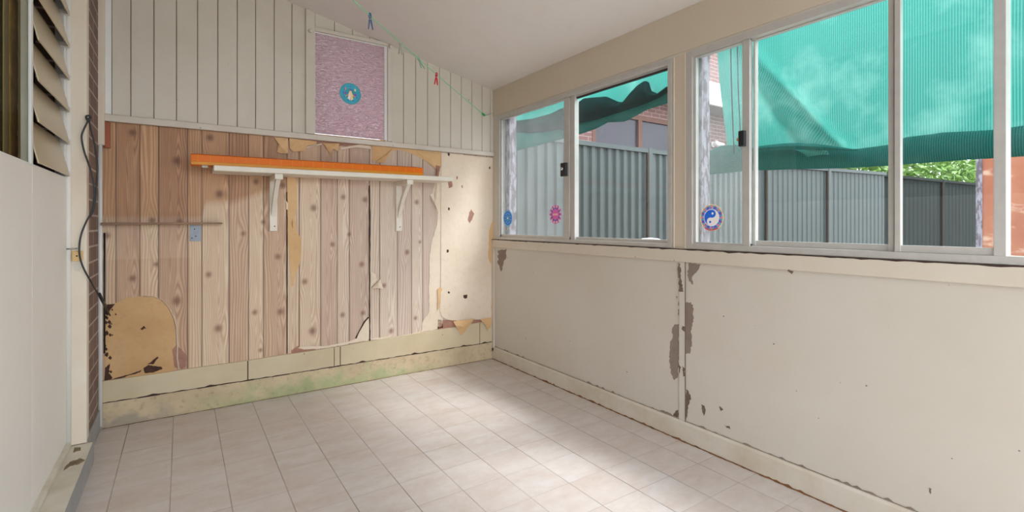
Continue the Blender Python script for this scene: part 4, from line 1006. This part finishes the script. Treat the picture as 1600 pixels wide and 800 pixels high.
# backing sheet up to the eave
rows = []
for px in cols:
    a = R(px, interp(lowe, px) - 6, XD + 0.09); zt2 = 2.25
    rows.append([(XD + 0.09 + 0.03 * vn(a.y * 6, (a.z + (zt2 - a.z) * q / 14) * 6, 2), a.y, a.z + (zt2 - a.z) * q / 14) for q in range(15)])
MB().grid(rows).build('hanging_sheet', M['cloth'], sc1)
ya, yb_ = R(790, 200, XD + 0.09).y, R(1098, 140, XD + 0.09).y
MB().tube([(XD + 0.09, ya, 2.26), (XD + 0.09, yb_, 2.26)], 0.014, 10).build('top_rod', M['alu'], sc1)
for y in (ya - 0.05, yb_ + 0.05): MB().box((XR + 0.075, y - 0.02, 2.265), (XD + 0.11, y + 0.02, 2.29)).build('support_arm', M['fascia'], sc1)
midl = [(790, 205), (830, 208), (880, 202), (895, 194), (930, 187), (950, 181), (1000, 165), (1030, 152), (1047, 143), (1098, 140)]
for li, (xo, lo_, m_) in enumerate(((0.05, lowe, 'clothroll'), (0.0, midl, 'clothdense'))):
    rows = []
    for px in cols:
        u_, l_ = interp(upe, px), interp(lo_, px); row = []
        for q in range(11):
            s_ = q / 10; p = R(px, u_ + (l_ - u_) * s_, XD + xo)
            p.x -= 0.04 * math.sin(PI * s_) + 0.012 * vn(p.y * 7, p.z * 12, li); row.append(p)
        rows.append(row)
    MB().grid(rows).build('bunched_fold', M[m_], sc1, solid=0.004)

# cords of the blinds
for i, (pa_, pb_, xx, lab) in enumerate((((1098, 70), (1087, 345), 2.66, 'dark cord nearest the frame on the left side of the long window'), ((1111, 62), (1091, 330), 2.70, 'dark slanting cord just inside the first cord of the long window'),
                                        ((1142, 40), (1147, 240), 2.80, 'dark cord hanging in front of the left edge of the green cloth'), ((1152, 38), (1158, 236), 2.80, 'dark cord close to the brass latch, against the green cloth'))):
    a = R(*pa_, xx); b = R(*pb_, xx); a = b + (a - b) * 1.12
    m = a.lerp(b, 0.5) + Vector((0, 0.006, 0))
    tag(MB().tube(smooth([a, m, b], 8), 0.0038, 6).build('pull_cord', M['cord']), lab, 'cord', 'pull cords of the shade cloth')
# tip of a weed at the foot of the frame
wc = R(1088, 372, 2.42)
wd_ = thing('weed', (wc.x, wc.y, -0.125), 'dark green tip of a weed below the yin-yang sticker', 'plant')
MB().tube(smooth([(wc.x, wc.y, -0.125), (wc.x + 0.02, wc.y, 0.5), (wc.x, wc.y, 0.98)]), 0.005, 6).build('stem', M['weed'], wd_)
for k, (dz, an, L) in enumerate(((0.85, 0.3, 0.1), (0.9, 2.6, 0.09), (0.93, 4.4, 0.1), (0.97, 1.5, 0.09), (0.98, 5.4, 0.08))):
    c = Vector((wc.x, wc.y, dz)); u = Vector((math.cos(an) * 0.4, math.sin(an) * 0.4, 0.9)); v = Vector((-math.sin(an), math.cos(an), 0))
    MB().grid([[c + u * (L * q / 5) + v * (e * 0.024 * math.sin(PI * (q + 0.3) / 5.4)) + Vector((0, 0, -0.02 * (q / 5) ** 2)) for e in (-1, 0, 1)] for q in range(6)]).build('leaf', M['weed'], wd_, solid=0.001)

# fences
def fence(name, A, Bp, label, group, z0=-0.12, z1=2.11, pitch=0.14, posts=(), mat='fence', depth=0.028):
    A = Vector((*A, 0)); Bv = Vector((*Bp, 0)); d = Bv - A; L = d.length; d.normalize(); nrm = Vector((d.y, -d.x, 0))
    if nrm.dot(-A) < 0: nrm = -nrm
    o = thing(name, (A.x, A.y, z0), label, 'fence', group)
    prof = []; s = 0.0
    while s < L:
        for ds, off in ((0, 0), (pitch * 0.36, 0), (pitch * 0.5, depth), (pitch * 0.86, depth)):
            if s + ds < L: prof.append(A + d * (s + ds) + nrm * off)
        s += pitch
    prof.append(Bv)
    MB().grid([[p + Vector((0, 0, z)) for p in prof] for z in (z0, z1 - 0.03)], False).build('corrugated_sheet', M[mat], o)
    up = Vector((0, 0, 1))
    q = [A + up * (z1 - 0.055) - nrm * 0.015, A + up * (z1 - 0.055) + nrm * 0.05, A + up * z1 + nrm * 0.05, A + up * z1 - nrm * 0.015]
    MB().prism(q, d * L).build('top_rail', M[mat], o)
    for pt in posts:
        c = A + d * pt
        MB().prism([c - d * 0.035 - nrm * 0.01 + up * z0, c + d * 0.035 - nrm * 0.01 + up * z0, c + d * 0.035 + nrm * 0.056 + up * z0, c - d * 0.035 + nrm * 0.056 + up * z0], up * (z1 + 0.01 - z0)).build('post', M[mat], o)
        MB().prism([c - d * 0.036 + nrm * 0.052 + up * z0, c - d * 0.058 + nrm * 0.030 + up * z0, c - d * 0.06 + nrm * 0.052 + up * z0], up * (z1 - 0.06 - z0)).build('post_gap', M['darkgap'], o)
    return o
YF = 4.5
xp = B(1012, 300, YF).x
fence('corrugated_fence', (2.6, YF), (7.58, YF), 'grey-green corrugated steel fence just outside the corner window', 'steel boundary fences', posts=(xp - 2.6,))
Bx, Cx, Dx = D(1187, 300, 9.25), D(1383, 300, 9.84), D(1560, 300, 13.2)
fence('corrugated_fence', (7.66, YF + 0.05), (Cx.x - 0.06, Cx.y), 'grey-green steel fence seen in the middle pane of the long window', 'steel boundary fences', pitch=0.13, z1=2.12, posts=(0.55, 2.2), depth=0.012)
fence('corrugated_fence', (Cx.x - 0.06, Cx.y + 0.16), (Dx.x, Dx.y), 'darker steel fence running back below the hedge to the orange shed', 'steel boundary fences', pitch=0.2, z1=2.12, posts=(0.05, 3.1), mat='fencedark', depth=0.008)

# neighbour's brick house
YH = 6.2
hs = thing('brick_house', (8, YH, -0.12), 'red brick house with white gutter behind the steel fence', 'house')
hx0, hx1 = 4.6, 12.2
wxa, wxb = B(925, 200, YH).x, B(1066, 200, YH).x; wz1 = B(1000, 181, YH).z; wz0 = 1.6; ez = 3.40
h = MB(); h.box((hx0, YH, -0.12), (wxa, YH + 0.2, ez)); h.box((wxb, YH, -0.12), (hx1, YH + 0.2, ez)); h.box((wxa, YH, -0.12), (wxb, YH + 0.2, wz0)); h.box((wxa, YH, wz1), (wxb, YH + 0.2, ez))
h.box((hx1 - 0.2, YH + 0.2, -0.12), (hx1, YH + 5, ez)); h.box((hx0, YH + 0.2, -0.12), (hx0 + 0.2, YH + 5, ez))
h.build('brick_wall', M['brickn'], hs)
nw = MB(); t_ = 0.085
nw.box((wxa, YH - 0.01, wz1 - t_), (wxb, YH + 0.07, wz1)); nw.box((wxa, YH - 0.01, wz0), (wxa + t_, YH + 0.07, wz1 - t_)); nw.box((wxb - t_, YH - 0.01, wz0), (wxb, YH + 0.07, wz1 - t_))
mx = B(1000, 200, YH).x; nw.box((mx - 0.05, YH - 0.01, wz0), (mx + 0.05, YH + 0.07, wz1 - t_)); nw.box((wxa, YH - 0.03, wz0 - 0.06), (wxb, YH + 0.07, wz0))
nw = nw.build('window_frame', M['nframe'], hs)
for a, b in ((wxa + t_, mx - 0.05), (mx + 0.05, wxb - t_)): MB().box((a, YH + 0.03, wz0), (b, YH + 0.04, wz1 - t_)).build('pane', M['nglass'], nw)
MB().box((hx0 - 0.4, YH - 0.5, ez), (hx1 + 0.4, YH, ez + 0.02)).build('soffit', M['soffit'], hs)
MB().box((hx0 - 0.4, YH - 0.56, ez - 0.02), (hx1 + 0.4, YH - 0.5, ez + 0.42), 0.01).build('gutter', M['fascia'], hs)
MB().prism([(hx0 - 0.4, YH - 0.54, ez + 0.40), (hx0 - 0.4, YH + 0.1, ez + 0.40), (hx0 - 0.4, YH + 0.1, ez + 0.62)], (hx1 - hx0 + 0.8, 0, 0)).build('lower_roof', M['roof'], hs)
MB().box((hx0, YH + 0.05, ez + 0.02), (hx1, YH + 4.8, 6.2)).build('upper_wall', M['brickn'], hs)
MB().prism([(hx0 - 0.4, YH - 0.4, 6.2), (hx0 - 0.4, YH + 5.4, 6.2), (hx0 - 0.4, YH + 2.4, 7.6)], (hx1 - hx0 + 0.8, 0, 0)).build('roof', M['roof'], hs)
sp = B(1113, 226, YH)
sl_ = thing('security_light', (sp.x, YH, sp.z), 'small white security light on the brick wall', 'lamp')
MB().lathe([(0.06, 0), (0.06, 0.02), (0.05, 0.03)], (sp.x, YH - 0.032, sp.z), 1, 16).build('base', M['fascia'], sl_)
MB().tube([(sp.x, YH - 0.03, sp.z), (sp.x + 0.03, YH - 0.10, sp.z - 0.02)], 0.02, 10).build('arm', M['fascia'], sl_)
MB().tube([(sp.x - 0.06, YH - 0.10, sp.z + 0.05), (sp.x + 0.0, YH - 0.12, sp.z + 0.0), (sp.x + 0.10, YH - 0.16, sp.z - 0.05)], [0.04, 0.05, 0.075], 14).build('lamp_head', M['fascia'], sl_)

# orange shed, hedge, white drum
sx, sy = D(1525, 300, 4.6).x, D(1525, 300, 4.6).y
sd = thing('shed', (sx + 0.8, sy - 1.2, -0.12), 'weathered orange-brown shed at the right end of the long window', 'shed')
MB().box((sx, sy - 2.6, -0.12), (sx + 1.4, sy - 0.03, 2.25)).build('wall', M['rustwall'], sd)
MB().box((sx - 0.012, sy - 0.045, -0.12), (sx + 0.05, sy, 2.25), 0.004).build('corner_post', M['flake'], sd)
MB().prism([(sx - 0.15, sy - 2.75, 2.25), (sx + 1.55, sy - 2.75, 2.4), (sx + 1.55, sy - 2.75, 2.46), (sx - 0.15, sy - 2.75, 2.31)], (0, 2.9, 0)).build('roof', M['fencedark'], sd)
hc = D(1455, 262, 12.6)
hd = thing('hedge', (hc.x, hc.y + 0.6, -0.12), 'leafy green hedge rising over the darker steel fence', 'hedge')
rr = random.Random(12); lf = MB()
ax = (Dx - Cx); ax.z = 0; ax.normalize()
base = Cx.copy(); base.z = 0
bn = Vector((-ax.y, ax.x, 0))
if bn.dot(base) < 0: bn = -bn
for i in range(5200):
    s_ = rr.uniform(-1.6, 8.5); w_ = rr.uniform(0.25, 1.1); z = rr.uniform(1.85, 3.0 + 0.1 * math.sin(s_ * 3))
    c = base + ax * s_ + bn * w_ + Vector((0, 0, z))
    n_ = Vector((rr.uniform(-1, 1), rr.uniform(-1, 1), rr.uniform(-0.2, 1))).normalized(); u = n_.orthogonal().normalized(); a_ = rr.uniform(0, 6.28)
    u = u * math.cos(a_) + n_.cross(u) * math.sin(a_); v = n_.cross(u); L = rr.uniform(0.12, 0.22); wd = L * 0.4
    pts = [c - u * L * 0.5, c - u * L * 0.1 + v * wd * 0.5 + n_ * 0.012, c + u * L * 0.5, c - u * L * 0.1 - v * wd * 0.5 + n_ * 0.012]
    lf.bm.faces.new([lf.bm.verts.new(p) for p in pts])
lf.build('foliage', M['leaf'], hd, recalc=False)
st_ = MB()
for s_ in (0.3, 1.6, 2.9, 4.2):
    c = base + ax * s_ + bn * 0.6; st_.tube([c + Vector((0, 0, -0.12)), c + Vector((0.03, 0.02, 1.2)), c + Vector((0.0, 0.0, 2.5))], [0.05, 0.04, 0.015], 8)
st_.build('stems', M['stem'], hd)
c = R(1016, 374, 2.62)
dr = thing('plastic_drum', (c.x, c.y, -0.125), 'white domed lid of a plastic drum just above the corner window sill', 'drum')
zz = R(1016, 371.5, 2.62).z
MB().lathe([(0.10, -0.125), (0.125, -0.10), (0.13, 0.3), (0.135, zz - 0.12), (0.12, zz - 0.09)], (c.x, c.y, 0), 2, 28).build('body', M['fascia'], dr)
MB().lathe([(0.10, zz - 0.089), (0.10, zz - 0.05), (0.085, zz - 0.02), (0.05, zz - 0.004), (0.005, zz)], (c.x, c.y, 0), 2, 28).build('lid', M['fascia'], dr)

for o in bpy.data.objects:
    if '_o' in o: del o['_o']

# ================================================================== LIGHT, CAMERA
w = bpy.data.worlds.new('overcast_sky'); bpy.context.scene.world = w; w.use_nodes = True
nt = w.node_tree; bg = nt.nodes['Background']
bg.inputs[0].default_value = (0.86, 0.93, 1.0, 1); bg.inputs[1].default_value = 1.6
sun = bpy.data.lights.new('hazy_sun', 'SUN'); sun.energy = 2.3; sun.angle = math.radians(18); sun.color = (0.96, 0.98, 1.0)
so = bpy.data.objects.new('hazy_sun', sun); C.objects.link(so); so.location = (6, 1, 8)
so.rotation_euler = Vector((-0.56, 0.42, -0.98)).to_track_quat('-Z', 'Y').to_euler()

cam = bpy.data.cameras.new('camera'); co = bpy.data.objects.new('camera', cam); C.objects.link(co)
co.location = (0, 0, EYE); co.rotation_euler = (math.radians(90), 0, -YAW)
cam.sensor_fit = 'HORIZONTAL'; cam.sensor_width = 36; cam.lens = FPX * 36 / 1600; cam.shift_y = -(400 - HORIZON) / 1600; cam.clip_start = 0.02
S = bpy.context.scene; S.camera = co
S.view_settings.view_transform = 'Standard'; S.view_settings.look = 'None'; S.view_settings.gamma = 1; S.view_settings.use_curve_mapping = False
S.view_settings.exposure = 1.32
S.cycles.max_bounces = 12; S.cycles.diffuse_bounces = 6; S.cycles.transparent_max_bounces = 16
